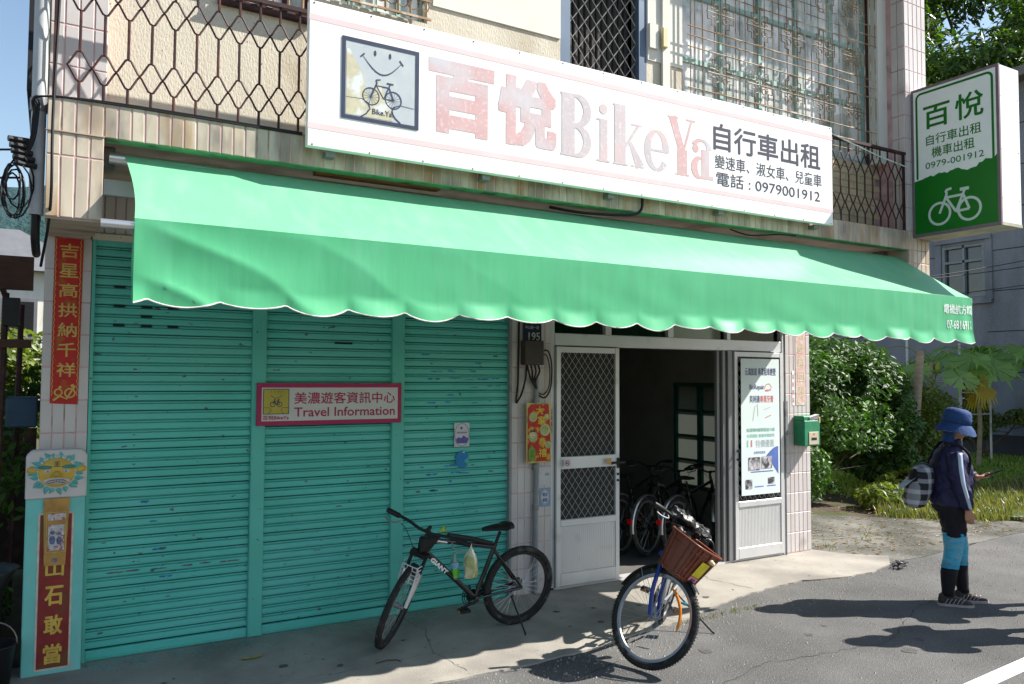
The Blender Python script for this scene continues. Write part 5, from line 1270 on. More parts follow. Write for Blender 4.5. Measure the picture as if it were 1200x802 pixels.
def hand(mb, wrist, dirv, palmn, side, curl, L=.175):
    """palm + five bent fingers. dirv: towards fingertips, palmn: palm normal, side: towards the thumb"""
    d = Vector(dirv).normalized(); n = Vector(palmn).normalized(); s = Vector(side).normalized(); w = Vector(wrist)
    mb.loft([[w+d*t+s*(cos(a)*u)+n*(sin(a)*v) for a in [2*pi*k/12 for k in range(12)]] for t, u, v in ((-.02, .025, .019), (.01, .028, .018), (.045, .037, .015), (.075, .040, .013), (.088, .036, .010))])
    for k, (off, ln) in enumerate(((.028, .070), (.010, .078), (-.009, .073), (-.027, .057))):
        p = w+d*.082+s*off; q = [p-d*.01]; dd = d.copy(); c = curl*(1+.1*k)
        for j, f in enumerate((.45, .32, .23)):
            ang = c*(.8 if j == 0 else 1.1); dd = (dd*cos(ang)+n*sin(ang)).normalized(); q.append(q[-1]+dd*ln*f)
            n2 = n
        mb.tube(q, [.0095, .0088, .0080, .0068], 8)
    p = w+d*.025+s*.028
    mb.tube([p-s*.01, p+s*.018+d*.022+n*.008, p+s*.026+d*.048+n*.016, p+s*.022+d*.070+n*.024], [.012, .0105, .0095, .0075], 8)
def head_mesh(mb, c, fdir, H=.225, tilt=0.):
    """a head with brow, sockets, nose, mouth, chin and ears, joined into the body"""
    c = Vector(c); f = Vector(fdir).normalized(); up = Vector((0, 0, 1)); up = (up*cos(tilt)+f*sin(tilt)).normalized(); f = (f-up*f.dot(up)).normalized(); l = up.cross(f)
    vs = []; fs = []; n, k = 40, 32
    for i in range(k+1):
        th = pi*i/k; z = cos(th)*H*.52
        for j in range(n):
            a = 2*pi*j/n; cx, cy = cos(a), sin(a); r = sin(th)
            x = r*cx*.098; y = r*cy*.076
            if z < -.02: 
                t = min(1, (-z-.02)/.09); x = x*(1-.10*t)+(.010*t if cx > 0 else .012*t); y *= (1-.30*t)
            if cx > 0:
                g = lambda z0, sz, y0, sy, am: am*math.exp(-((z-z0)/sz)**2-((abs(y)-y0)/sy)**2)*cx
                x += g(.028, .012, .0, .05, .006)                      # brow
                x -= g(.008, .013, .030, .013, .010)                   # eye sockets
                x += g(.006, .007, .030, .010, .005)                   # eyeballs
                x += g(-.018, .018, 0, .011, .020)+g(.004, .016, 0, .007, .010)   # nose
                x += g(-.048, .005, 0, .020, .007)+g(-.060, .005, 0, .018, .007)-g(-.054, .003, 0, .020, .003)   # lips
                x += g(-.090, .015, 0, .024, .008)                     # chin
            vs.append(c+f*x+l*y+up*z)
    for i in range(k):
        for j in range(n): j2 = (j+1) % n; fs.append((i*n+j, (i+1)*n+j, (i+1)*n+j2, i*n+j2))
    mb.add(vs, fs)
    for sg in (1, -1): mb.ell(c+l*(sg*.076)-f*.008-up*.01, (.018, .010, .032), 10, 8, Matrix((f, l, up)).transposed())
    return f, l, up
def ringpts(c, ax, u, a, b, n=20, e=1.):
    ax = Vector(ax).normalized(); u = Vector(u); u = (u-ax*u.dot(ax)).normalized(); w = ax.cross(u)
    return [Vector(c)+u*(cos(t)*a)+w*(sin(t)*b) for t in [2*pi*i/n for i in range(n)]]
def shoe(parent, ank, fd, mt, mts):
    f = Vector((cos(fd), sin(fd), 0)); l = Vector((-f.y, f.x, 0)); a = Vector((ank[0], ank[1], 0)); rg = []
    for x, w_, z0, z1 in ((-.075, .022, .012, .06), (-.068, .034, .0, .095), (-.04, .040, .0, .115), (0, .042, .0, .118), (.04, .042, .0, .098), (.09, .047, .0, .072), (.14, .048, .0, .058), (.175, .040, .002, .048), (.198, .022, .010, .034)):
        zc, h = (z0+z1)/2, (z1-z0)/2
        rg.append([a+f*x+l*(w_*(abs(cos(t))**.8)*(1 if cos(t) > 0 else -1))+Vector((0, 0, zc+h*sin(t))) for t in [2*pi*i/16 for i in range(16)]])
    S = MB().loft(rg).build('shoe', mt, parent, 2)
    so_ = MB(); P = [(-.082, .030), (-.06, .042), (0, .046), (.09, .052), (.15, .051), (.19, .036), (.208, .012)]
    out = [a+f*x+l*w_ for x, w_ in P]+[a+f*x-l*w_ for x, w_ in P[::-1]]
    so_.loft([[p+Vector((0, 0, z)) for p in out] for z in (.0, .022)]); so_.build('sole', M['shoestripe'], S, True)
    st = MB()
    for k in range(5):
        x = -.02+k*.032
        for sg in (1, -1): st.tube([a+f*(x-.012)+l*(sg*.046)+Vector((0, 0, .025)), a+f*(x+.012)+l*(sg*.042)+Vector((0, 0, .062)), a+f*(x+.03)+l*(sg*.018)+Vector((0, 0, .092-.007*k))], .0035, 5)
    st.build('shoe_trim', mts, S)
    return S
def person(loc, az, label, P):
    root = empty('person', loc, (0, 0, az), label=label, cat='person', group=None)
    b = MB()
    hipz, kz = .90*P['h'], .485*P['h']
    legs = P['legs']      # [(hip y, knee (x,y), ankle (x,y), foot dir)]
    for hy, kn, an, fd in legs:
        b.tube([(0, hy, hipz), (kn[0]*.5, (hy+kn[1])/2, (hipz+kz)/2+.02), (kn[0], kn[1], kz), ((kn[0]+an[0])/2-.012, (kn[1]+an[1])/2, kz*.62), (an[0], an[1], .085)], [.085, .073, .052, .052, .034], 14)
    sh = P['shz']; lean = P.get('lean', 0)
    b.loft([ringpts(c, (0, 0, 1), (1, 0, 0), a, d) for c, a, d in (((-.01, 0, hipz-.05), .10, .15), ((-.005, 0, hipz+.06), .105, .16), ((lean*.4, 0, hipz+.20), .095, .135), ((lean*.7, 0, sh-.17), .110, .150), ((lean, 0, sh-.05), .10, .165), ((lean, 0, sh+.01), .07, .10), ((lean+.005, 0, sh+.035), .05, .055))])
    b.tube([(lean, 0, sh), (lean+.015, 0, sh+.06), (lean+.03, 0, sh+.11)], [.058, .052, .052], 14)
    hc = Vector((lean+.045, 0, sh+.175)); f, l, up = head_mesh(b, hc, (1, 0, -.05), tilt=P.get('nod', .12))
    for arm in P['arms']:
        b.tube(arm['pts'], [.052, .046, .040, .036, .028][:len(arm['pts'])], 12)
        hand(b, arm['pts'][-1], arm['hd'], arm['pn'], arm['ts'], arm['curl'])
    fuse(b, 'body', M['skin'], root, .0075, 2)
    # shorts
    c = MB()
    c.loft([ringpts(q, (0, 0, 1), (1, 0, 0), a, d) for q, a, d in (((-.005, 0, hipz-.08), .140, .18), ((-.01, 0, hipz), .150, .185), ((0, 0, hipz+.10), .115, .165), ((0, 0, hipz+.14), .108, .155))])
    for hy, kn, an, fd in legs:
        q = Vector((kn[0], kn[1], kz)); h0 = Vector((0, hy, hipz-.03)); e = h0.lerp(q, P.get('shortlen', .80)); c.loft([ringpts(h0, q-h0, (1, 0, 0), .112, .100), ringpts(h0.lerp(q, .4), q-h0, (1, 0, 0), .106, .098), ringpts(e, q-h0, (1, 0, 0), .098, .094)])
    fuse(c, 'shorts', M['blackcloth'], root, .010, 3)
    if P.get('sleeves'):
        for hy, kn, an, fd in legs:
            q = Vector((kn[0], kn[1], kz)); h0 = Vector((0, hy, hipz)); a = Vector((an[0], an[1], .085)); mid = (q+a)/2+Vector((-.014, 0, 0)) 
            rr_ = [(h0.lerp(q, .62), .090), (h0.lerp(q, .82), .084), (q, .076), (q.lerp(mid, .4), .070), (q.lerp(mid, .75), .071)]
            MB().tube([p for p, _ in rr_], [r for _, r in rr_], 18).build('knee_sleeve', M['bluecloth'], root, 2)
            MB().tube([rr_[0][0], rr_[0][0].lerp(rr_[1][0], .18)], [.0915, .0915], 18).tube([rr_[-1][0]+Vector((0, 0, .012)), rr_[-1][0]], [.0725, .0725], 18).build('sleeve_band', mat('band_blue', (.02, .34, .60), .6) if 'bandb' not in M else M['bandb'], root, True)
            MB().tube([q.lerp(mid, .72), mid, mid.lerp(a, .45), mid.lerp(a, .8), a+Vector((0, 0, .0))], [.068, .069, .060, .050, .050], 16).build('sock', M['blackcloth'], root, 2)
    for hy, kn, an, fd in legs: shoe(root, an, fd, M['shoe'], M['shoestripe'])
    # jacket
    j = MB()
    j.loft([ringpts(q, (0, 0, 1), (1, 0, 0), a, d) for q, a, d in (((0, 0, hipz-.02), .160, .195), ((0, 0, hipz+.03), .175, .20), ((lean*.4, 0, hipz+.20), .168, .19), ((lean*.7, 0, sh-.19), .172, .188), ((lean*.9, 0, sh-.07), .142, .19), ((lean, 0, sh-.01), .095, .140), ((lean+.008, 0, sh+.03), .068, .075), ((lean+.015, 0, sh+.065), .062, .064))])
    for arm in P['arms']:
        p = [Vector(q) for q in arm['pts']]; rr_ = [.076, .075, .068, .061, .050][:len(p)]
        end = p[-2].lerp(p[-1], .88); pp = p[:-1]+[end]
        mids = []; rads = []
        for i in range(len(pp)-1):
            for t in (0, .5): mids.append(pp[i].lerp(pp[i+1], t)+Vector((.004*sin(i*5+t*9), 0, 0))); rads.append(rr_[i]*(1-t)+rr_[i+1]*t+(.004 if t else 0))
        j.tube(mids+[end], rads+[rr_[-1]], 14)
    jk = fuse(j, 'jacket', P.get('jm', M['navy']), root, .0095, 3)
    for arm in P['arms']:
        if arm.get('stripe'):
            p = [Vector(q) for q in arm['pts']]; s = MB(); rr_ = [.0775, .076, .069, .062, .051]; vs = []
            sd = Vector(arm['stripe']); n_ = 0
            for i in range(len(p)-1):
                for t in [k/6 for k in range(6)]+([.9] if i == len(p)-2 else []):
                    if i == len(p)-2 and t > .85 and t != .9: continue
                    c_ = p[i].lerp(p[i+1], t); r = rr_[i]*(1-t)+rr_[i+1]*t+.0055
                    for q in (-1, 1):
                        dd = (sd+Vector((.24*q, 0, 0))).normalized(); vs.append(c_+dd*r)
                    n_ += 1
            s.add(vs, [(2*i, 2*i+1, 2*i+3, 2*i+2) for i in range(n_-1)])
            o = s.build('sleeve_stripe', M['stripew'], root, 2); sf = o.modifiers.new('s', 'SOLIDIFY'); sf.thickness = .006
    # hair and hat
    h = MB(); h.ell(hc-f*.020+up*.028, (.094, .086, .10), 20, 14, Matrix((f, l, up)).transposed()); h.ell(hc-f*.075-up*.04, (.04, .055, .07), 12, 9); h.build('hair', M['hair'], root, 2)
    if P.get('hat'):
        hm = MB(); n = 36; prof = [(.012, .172), (.055, .170), (.088, .155), (.103, .125), (.109, .080), (.112, .035)]
        rings = [[hc+up*z+f*(cos(t)*r*1.12-.008)+l*(sin(t)*r*.98) for t in [2*pi*i/n for i in range(n)]] for r, z in prof]
        hm.loft(rings, True); H_ = hm.build('hat', M['hatblue'], root, 2)
        br = []; 
        for r, dz in ((.108, .036), (.126, .012), (.144, -.020), (.158, -.052)):
            br.append([hc+up*(dz+.035*(cos(t)**2)*(r-.108)/.1*(1 if cos(t) > 0 else -.4)+.012*sin(3*t+1)*(r-.108)/.1)+f*(cos(t)*r*1.10)+l*(sin(t)*r*.93) for t in [2*pi*i/n for i in range(n)]])
        m1 = MB(); m1.loft(br, False); m1.build('brim', M['hatblue'], H_, 2)
        m2 = MB(); m2.loft([[p-up*.004 for p in r] for r in br], False); m2.build('brim_lining', M['hatunder'], H_, 2)
        MB().tube([hc+f*.12+up*.085+l*(.02-.04*i/4) for i in range(5)], .003, 5).build('hat_logo', M['stripew'], H_)
        # neck flap
        fl = []
        for zz_, r in ((.02, .108), (-.05, .110), (-.12, .118), (-.155, .125)):
            fl.append([hc+Vector((0, 0, 1))*zz_+f*(cos(t)*r)+l*(sin(t)*r*.85) for t in [radians(110+i*14) for i in range(11)]])
        m3 = MB(); vs = [tuple(p) for r in fl for p in r]; m3.add(vs, [(i*11+j_, i*11+j_+1, (i+1)*11+j_+1, (i+1)*11+j_) for i in range(3) for j_ in range(10)]); m3.build('neck_flap', M['hatblue'], H_, 2)
    return root
PL = dict(h=1.0, shz=1.40, lean=.01, hat=True, sleeves=True, nod=.22, shortlen=.66,
    legs=[(-.085, (-.01, -.09), (-.065, -.095), -.05), (.085, (.085, .085), (.11, .075), .12)],
    arms=[dict(pts=[(0, -.185, 1.355), (.0, -.215, 1.22), (.015, -.225, 1.09), (.05, -.215, .97), (.085, -.20, .86)], hd=(.10, .0, -1), pn=(.3, .9, .1), ts=(1, -.1, .1), curl=.42, stripe=(.10, -1, .10)),
          dict(pts=[(0, .185, 1.355), (.02, .21, 1.22), (.05, .20, 1.11), (.15, .12, 1.10), (.235, .03, 1.125)], hd=(1, -.45, .22), pn=(-.1, -.15, 1), ts=(.3, 1, .1), curl=.55)])
LP, AZ = Vector((7.07, -2.06, 0)), radians(-44)
pr1 = person(LP, AZ, 'person in blue sun hat and navy jacket looking at a phone, blue knee sleeves', PL)
PW = Matrix.Translation(LP) @ Matrix.Rotation(AZ, 4, 'Z')
def onp(Mx, mb, name, mt, label, cat, org, smooth=False, group=None):
    o_ = Mx @ Vector(org); mb.v = [tuple((Mx @ Vector(v))-o_) for v in mb.v]; return mb.build(name, mt, None, smooth, loc=o_, label=label, cat=cat, group=group)
c = Vector((.345, -.02, 1.175)); u = Vector((.86, -.30, .42)).normalized(); v = Vector((.3, .95, 0)).normalized(); w_ = u.cross(v)
ph = onp(PW, MB().hexa([c+u*a+v*b_+w_*d for d in (-.005, .005) for a, b_ in ((-.075, -.037), (.075, -.037), (.075, .037), (-.075, .037))]), 'mobile_phone', M['black'], 'dark mobile phone held in the hand of the person in the sun hat', 'phone', c)
sc_ = MB(); sc_.add([tuple(PW @ (c+u*a+v*b_+w_*.0056)-PW @ c) for a, b_ in ((-.065, -.032), (.065, -.032), (.065, .032), (-.065, .032))], [(0, 1, 2, 3)]); sc_.build('screen', mat('phone_screen', (.06, .06, .07), .1, .1, 5), ph)
# backpack, hanging low behind the back
bp_ = MB(); c = Vector((-.265, -.03, 1.05)); rings = []
for t, (z, a, b_) in enumerate([(-.20, .05, .09), (-.185, .085, .135), (-.10, .11, .155), (0, .115, .155), (.10, .10, .14), (.17, .07, .11), (.195, .03, .06)]):
    rings.append([c+Vector((cos(q)*a+z*.22, sin(q)*b_, z)) for q in [2*pi*i/24 for i in range(24)]])
chk = bpy.data.materials.new('plaid_cloth'); chk.use_nodes = True
_n = chk.node_tree.nodes; _l = chk.node_tree.links; tc = _n.new('ShaderNodeTexCoord')
def wv(dirn, sc, off=0):
    w = _n.new('ShaderNodeTexWave'); w.bands_direction = dirn; w.inputs['Scale'].default_value = sc; w.inputs['Distortion'].default_value = .6; w.inputs['Phase Offset'].default_value = off; _l.new(tc.outputs['Object'], w.inputs['Vector'])
    r = _n.new('ShaderNodeMapRange'); r.inputs[1].default_value = .62; r.inputs[2].default_value = .72; _l.new(w.outputs['Fac'], r.inputs[0]); return r.outputs[0]
ad = _n.new('ShaderNodeMath'); ad.operation = 'ADD'; _l.new(wv('X', 3.3), ad.inputs[0]); _l.new(wv('Z', 3.3), ad.inputs[1])
mx = _n.new('ShaderNodeMix'); mx.data_type = 'RGBA'; ml = _n.new('ShaderNodeMath'); ml.operation = 'MULTIPLY'; ml.inputs[1].default_value = .5; _l.new(ad.outputs[0], ml.inputs[0]); _l.new(ml.outputs[0], mx.inputs[0])
mx.inputs[6].default_value = (.012, .012, .016, 1); mx.inputs[7].default_value = (.42, .42, .45, 1); _l.new(mx.outputs[2], _n['Principled BSDF'].inputs['Base Color']); _n['Principled BSDF'].inputs['Roughness'].default_value = .85
bk_ = onp(PW, MB().loft(rings), 'backpack', chk, 'dark checked backpack slung low on the back of the person in the hat', 'backpack', c, True)
o_ = PW @ c
def sub(mb, name, mt, sm=True): mb.v = [tuple((PW @ Vector(q))-o_) for q in mb.v]; return mb.build(name, mt, bk_, sm)
for sy in (-.11, .10): sub(MB().tube(spl([(-.16, sy, 1.22), (-.06, sy*1.05, 1.415), (.05, sy*1.15, 1.41), (.13, sy*1.2, 1.30), (.05, sy*1.5, 1.08), (-.12, sy*1.1, .96)], 5), .013, 6, flat=.5), 'shoulder_strap', M['blackcloth'])
sub(MB().ell((-.30, -.06, 1.10), (.06, .10, .10), 14, 10), 'front_pocket', M['blackcloth'])
fl = MB(); fl.add([(-.26, -.16, 1.20), (-.20, .05, 1.22), (-.44, .06, 1.03), (-.47, -.14, .98), (-.33, -.16, 1.12), (-.30, .07, 1.15)], [(0, 1, 5, 4), (4, 5, 2, 3)])
o2 = onp(PW, fl, 'cloth_sheet', mat('pale_cloth', (.33, .38, .45), .7, .15, 12), 'pale blue grey cloth draped over the checked backpack', 'cloth', (-.3, 0, 1.1), True); sf = o2.modifiers.new('s', 'SOLIDIFY'); sf.thickness = .008; sb = o2.modifiers.new('b', 'SUBSURF'); sb.levels = 2; sb.render_levels = 2
# two more people, mostly or wholly beyond the right edge of the frame; one casts the second shadow
P2 = dict(h=1.0, shz=1.40, lean=.0, hat=True, sleeves=False, nod=0, shortlen=.8, jm=M['blackcloth'],
    legs=[(-.09, (.01, -.11), (.0, -.12), 0), (.09, (.02, .10), (-.02, .11), .1)],
    arms=[dict(pts=[(0, -.19, 1.355), (-.03, -.24, 1.22), (-.02, -.27, 1.10), (.08, -.20, 1.05), (.17, -.10, 1.07)], hd=(1, .5, .1), pn=(0, .3, 1), ts=(0, .3, 1), curl=.5),
          dict(pts=[(0, .19, 1.355), (-.02, .24, 1.22), (-.02, .27, 1.10), (.08, .20, 1.05), (.17, .10, 1.07)], hd=(1, -.5, .1), pn=(0, -.3, 1), ts=(0, -.3, 1), curl=.5)])
person((7.78, -2.62, 0), radians(150), 'second person at the right edge of the picture, only an elbow and shoe showing', P2)
person((7.10, -3.05, 0), radians(160), 'third person just outside the right edge whose shadow falls on the road', P2)
# ================================================================= greenery and background
BL = leafmat('bush_leaf', (.010, .034, .006), (.065, .16, .014), 1.1, .25, .55)
BL2 = leafmat('shrub_leaf', (.06, .10, .015), (.18, .22, .03), 1.5, .35, .45)
TL = leafmat('tree_leaf', (.012, .045, .008), (.10, .18, .018), .5, .35, .4)
PLF = leafmat('papaya_leaf', (.11, .22, .045), (.24, .40, .09), 1.5, .4, .4)
YLF = leafmat('papaya_dead_leaf', (.45, .33, .02), (.55, .42, .04), 2, .35, .5)
BK = mat('bark', (.11, .085, .06), .9, .3, 6, bump=.9, bscale=30, stretch=(1, 1, .3), stain=(.05, .04, .03), sscale=4)
BK2 = mat('pale_bark', (.26, .22, .15), .85, .2, 6, bump=.6, bscale=30, stretch=(1, 1, 3))
def leaves(mb, rr, c, rad, n, size, squash=1., shell=.35, asp=.42, noise_s=1.1, cut=-.12):
    c = Vector(c); k = 0; tries = 0
    while k < n and tries < n*6:
        tries += 1
        d = Vector((rr.gauss(0, 1), rr.gauss(0, 1), rr.gauss(0, 1))).normalized(); r = rr.random()**shell
        p = Vector((c.x+d.x*rad[0]*r, c.y+d.y*rad[1]*r, c.z+d.z*rad[2]*r))
        if noise.noise(p*noise_s)+.25*noise.noise(p*noise_s*3) < cut: continue
        k += 1; s = size*rr.uniform(.6, 1.35)
        nrm = (d*.7+Vector((rr.uniform(-1, 1), rr.uniform(-1, 1), rr.uniform(-.2, 1.2)))).normalized(); t = nrm.orthogonal().normalized(); t = (Matrix.Rotation(rr.uniform(0, 6.28), 3, nrm) @ t); b = nrm.cross(t)
        mb.add([p-t*s, p-t*s*.1+b*s*asp, p+t*s-nrm*s*.25, p-t*s*.1-b*s*asp], [(0, 1, 2), (0, 2, 3)])
def shrub(name, label, cat, base, blobs, lm, n, size, seed, trunks=3, group=None, cut=-.12, th=.03):
    rr = random.Random(seed); root = empty(name, base, label=label, cat=cat, group=group); b = Vector(base)
    for i in range(trunks):
        bl = blobs[i % len(blobs)]; e = Vector(bl[0])-b; a = Vector((rr.uniform(-.2, .2), rr.uniform(-.2, .2), 0))
        mb = MB().tube(spl([a, a.lerp(e, .35)+Vector((rr.uniform(-.1, .1), rr.uniform(-.1, .1), 0)), a.lerp(e, .7), e+Vector((0, 0, bl[1][2]*.5))], 3), [th*(1-.75*j/9) for j in range(10)], 7)
        for k in range(5):
            q = a.lerp(e, rr.uniform(.5, 1)); mb.tube([q, q+Vector((rr.uniform(-1, 1)*bl[1][0], rr.uniform(-1, 1)*bl[1][1], rr.uniform(-.2, .8)*bl[1][2]))*.7], [th*.35, th*.1], 5)
        mb.build('trunk', BK, root, True)
    mb = MB(); tot = sum(x[1][0]*x[1][1] for x in blobs)
    for c, rad in blobs: leaves(mb, rr, Vector(c)-b, rad, int(n*rad[0]*rad[1]/tot), size, cut=cut)
    mb.build('crown', lm, root, 2, kind='stuff')
    return root
shrub('hedge_bush', 'big dense dark green bush behind the right tiled pillar', 'bush', (10.9, 3.0, 0),
      [((11.0, 2.5, 1.3), (.9, .7, 1.2)), ((11.9, 2.9, 1.6), (1.2, .9, 1.15)), ((13.0, 3.2, 1.5), (1.1, .8, 1.25)), ((12.2, 3.6, 1.85), (1.4, .8, .95)), ((10.6, 3.0, 1.5), (.8, .7, 1.1)), ((12.0, 2.5, .75), (1.3, .6, .7)), ((13.9, 3.6, 1.35), (.9, .8, 1.15)), ((13.5, 3.0, .8), (1.2, .6, .75)), ((10.4, 2.4, .8), (.7, .6, .8))], BL, 62000, .056, 31, 6)
shrub('low_bush', 'lighter yellow green bush between the big dark bush and the papaya', 'bush', (15.8, 3.9, 0),
      [((15.3, 3.7, 1.15), (.9, .7, 1.05)), ((16.4, 4.0, .95), (.9, .7, .9)), ((15.6, 3.4, .5), (1.2, .6, .5)), ((14.8, 3.3, .9), (.7, .6, .8))], BL2, 15000, .05, 32, 4)
shrub('weedy_clump', 'low weedy clump of bright leaves at the foot of the bushes', 'plant', (12.8, 1.9, 0),
      [((12.6, 1.9, .22), (.8, .5, .28)), ((13.6, 2.1, .25), (.8, .5, .32)), ((14.6, 2.5, .25), (.7, .5, .3)), ((11.6, 1.7, .15), (.6, .4, .2))], BL2, 7000, .06, 33, 2)
shrub('garden_shrub', 'small feathery yellow green shrub by the grey house base', 'shrub', (20.9, 5.4, 0),
      [((20.6, 5.5, 1.25), (.5, .5, .5)), ((20.9, 5.3, .85), (.5, .5, .4)), ((21.3, 4.6, .95), (.4, .5, .35)), ((20.5, 5.7, .7), (.4, .4, .35))], BL2, 4200, .055, 34, 4, th=.04)
# bare propped trunk
MB().tube(spl([(14.55, 3.15, 0), (14.65, 3.2, 1.0), (14.82, 3.22, 1.9), (14.98, 3.25, 2.56)], 5), [.115-.003*i for i in range(16)], 12).build('bare_trunk', BK2, None, True, label='bare leaning brown trunk cut flat at the top beside the bush', cat='tree trunk')
# papaya
def papaya(base, top, label, seed, leaves_, fruit):
    rr = random.Random(seed); root = empty('papaya_tree', base, label=label, cat='tree'); b = Vector(base); t = Vector(top)-b
    MB().tube(spl([(0, 0, 0), t*.35+Vector((.05, 0, 0)), t*.7, t], 4), [.055-.0016*i for i in range(13)], 10).build('trunk', BK2, root, True)
    for (az, L, droop, s, dead) in leaves_:
        d = Vector((cos(az), sin(az), 0)); e = t+d*L+Vector((0, 0, .25*L-droop))
        lf = MB().tube(spl([t-Vector((0, 0, .05)), t+d*L*.5+Vector((0, 0, .28*L-droop*.25)), e], 4), .010, 5).build('leaf_stalk', PLF if not dead else YLF, root, True)
        mb = MB(); nl = 8; side = Vector((-d.y, d.x, 0)); dn = Vector((0, 0, -1))
        out = (d*.8+dn*(.6 if not dead else 5)).normalized()
        for k in range(nl):
            a = radians((-150+300*k/(nl-1))*(1 if not dead else .22)); ln = s*(.55+.45*cos(a*.5)); dr = (out*cos(a)+side*sin(a)).normalized(); wd = s*.17; pn = dr.cross(out.cross(side)).normalized()
            tip = e+dr*ln+dn*ln*(.22+.1*rr.random()); m_ = e+dr*ln*.55+dn*ln*.05
            mb.add([e, m_+pn*wd, m_+pn*wd*1.15+dr*wd*.9, m_+pn*wd*.35+dr*wd*.6, tip, m_-pn*wd*.35+dr*wd*.6, m_-pn*wd*1.15+dr*wd*.9, m_-pn*wd], [(0, 1, 3), (1, 2, 3), (0, 3, 4, 5), (0, 5, 7), (5, 6, 7)])
        mb.build('leaf_blade', PLF if not dead else YLF, lf, False)
    for i in range(fruit):
        a = rr.uniform(0, 6.28); p = t+Vector((cos(a)*.13, sin(a)*.13, -.12-.1*rr.random()))
        MB().tube([p+Vector((0, 0, .10)), p+Vector((0, 0, .06)), p, p-Vector((0, 0, .07)), p-Vector((0, 0, .11))], [.01, .05, .07, .05, .01], 10).build('fruit', mat('papaya_fruit_%d' % i, (.45, .33, .05) if i % 2 else (.20, .28, .04), .45, .2, 10), root, 2)
LV = [(a+random.Random(i).uniform(-.2, .2), 1.0+.5*((i*7) % 3)/2, .15+.25*(i % 3), .66, False) for i, a in enumerate([.2, .9, 1.7, 2.4, 3.1, 3.8, 4.5, 5.2, 5.9, 0.5, 3.5])]
papaya((18.6, 4.2, 0), (18.9, 4.3, 2.55), 'papaya tree with yellow hanging dead leaves behind the person', 3, LV+[(2.6, .14, .35, .55, True), (4.2, .18, .62, .52, True), (5.4, .16, .10, .48, True), (1.0, .12, .80, .48, True), (3.4, .2, .30, .5, True)], 2)
LV2 = [(a, .9+.4*(i % 2), .2+.25*(i % 3), .58, False) for i, a in enumerate([0, .8, 1.6, 2.5, 3.3, 4.1, 4.9, 5.6])]
papaya((17.0, 4.4, 0), (17.2, 4.4, 2.45), 'smaller papaya tree with ripening fruit beside the bare trunk', 4, LV2, 4)
papaya((20.3, 3.9, 0), (20.4, 3.95, 2.6), 'papaya tree at the right edge of the picture with bright broad leaves', 6, LV, 2)
# big tree behind the projecting sign
rr = random.Random(41); tb = Vector((29.5, 9.5, 0)); TR = empty('shade_tree', tb, label='large leafy tree rising behind the green projecting sign', cat='tree')
MB().tube(spl([(0, 0, 0), (.1, .1, 4), (.0, .3, 8), (.4, .2, 12)], 5), [.34-.014*i for i in range(16)], 14).build('trunk', BK, TR, True)
br_ = MB(); blobs = []
for (x, y, z, r) in ((-2.2, -.8, 8.3, 1.4), (-.9, -1.6, 9.5, 1.6), (.9, -1.2, 10.2, 1.5), (.4, .8, 9.0, 1.7), (2.4, .0, 9.8, 1.5), (-2.6, .8, 9.9, 1.4), (1.0, -.4, 11.6, 1.5), (-1.0, .6, 11.4, 1.5), (3.4, .9, 8.7, 1.2), (-.4, -1.8, 7.9, 1.0), (2.2, -1.6, 8.3, 1.1), (-3.4, 0, 11.2, 1.3), (3.0, -1.0, 11.6, 1.3)):
    x, y, z = x*1.7, y*1.7, z*1.45-.2; blobs.append(((x, y, z), (r*1.75, r*1.6, r*1.05)))
    br_.tube(spl([(.0, .25, 8+rr.uniform(-.5, 1.5)), (x*.5, y*.5, z*.5+5), (x, y, z)], 4), [.11-.010*i for i in range(9)], 7)
br_.build('branches', BK, TR, True)
mb = MB(); 
for c, rad in blobs: leaves(mb, rr, c, rad, 3200, .17, cut=.0, noise_s=.6, shell=.5, asp=.32)
mb.build('crown', TL, TR, 2, kind='stuff')
# ---- grey house
M['greywall'] = mat('grey_render', (.20, .215, .24), .9, .10, 1.5, bump=.8, bscale=35, stain=(.12, .13, .15), sscale=.8, slo=.48, shi=.75, stretch=(1, 1.6, .5), stain2=(.26, .27, .29), s2scale=22, s2lo=.6, s2hi=.7)
GX = 22.0; HB = empty('grey_house', (GX, 10, 0), label='large grey rendered house wall behind the garden on the right', cat='house'); ho = (GX, 10, 0)
hw = Rel(ho); hw.box(GX, GX+5, -2, 5.82, .55, 9.9).box(GX, GX+5, 7.02, 30, .55, 9.9).box(GX, GX+5, 5.82, 7.02, .55, 4.3).box(GX, GX+5, 5.82, 7.02, 5.78, 9.9); hw.build('wall', M['greywall'], HB)
Rel(ho).box(GX-.06, GX+5, -2, 30, -.1, .55).build('plinth', mat('dark_plinth', (.05, .052, .06), .9, .1, 3), HB)
Rel(ho).box(GX-.5, GX+5.4, -2.4, 30.4, 9.9, 10.15).build('roof', mat('house_roof', (.16, .15, .14), .8, .2, 2), HB)
jn = Rel(ho)
for z in (2.2, 3.3, 4.4, 5.5, 6.6, 7.7, 8.8):
    jn.box(GX-.004, GX+.01, -2, 5.8, z, z+.025).box(GX-.004, GX+.01, 7.05, 30, z, z+.025)
jn.build('wall_joints', mat('joint_dark', (.03, .03, .035), .9), HB)
wf = Rel(ho)
for y0, y1 in ((5.82, 5.90), (6.94, 7.02), (6.38, 6.44)): wf.box(GX-.02, GX+.15, y0, y1, 4.3, 5.78)
for z in (4.3, 5.28, 5.70): wf.box(GX-.02, GX+.15, 5.90, 6.94, z, z+.07)
WN = wf.build('window', mat('house_window_frame', (.20, .24, .25), .6), HB)
Rel(ho).box(GX+.08, GX+.09, 5.9, 6.94, 4.37, 5.7).build('pane', mat('house_pane', (.03, .03, .04), .15, .2, 3, spec=.9), WN)
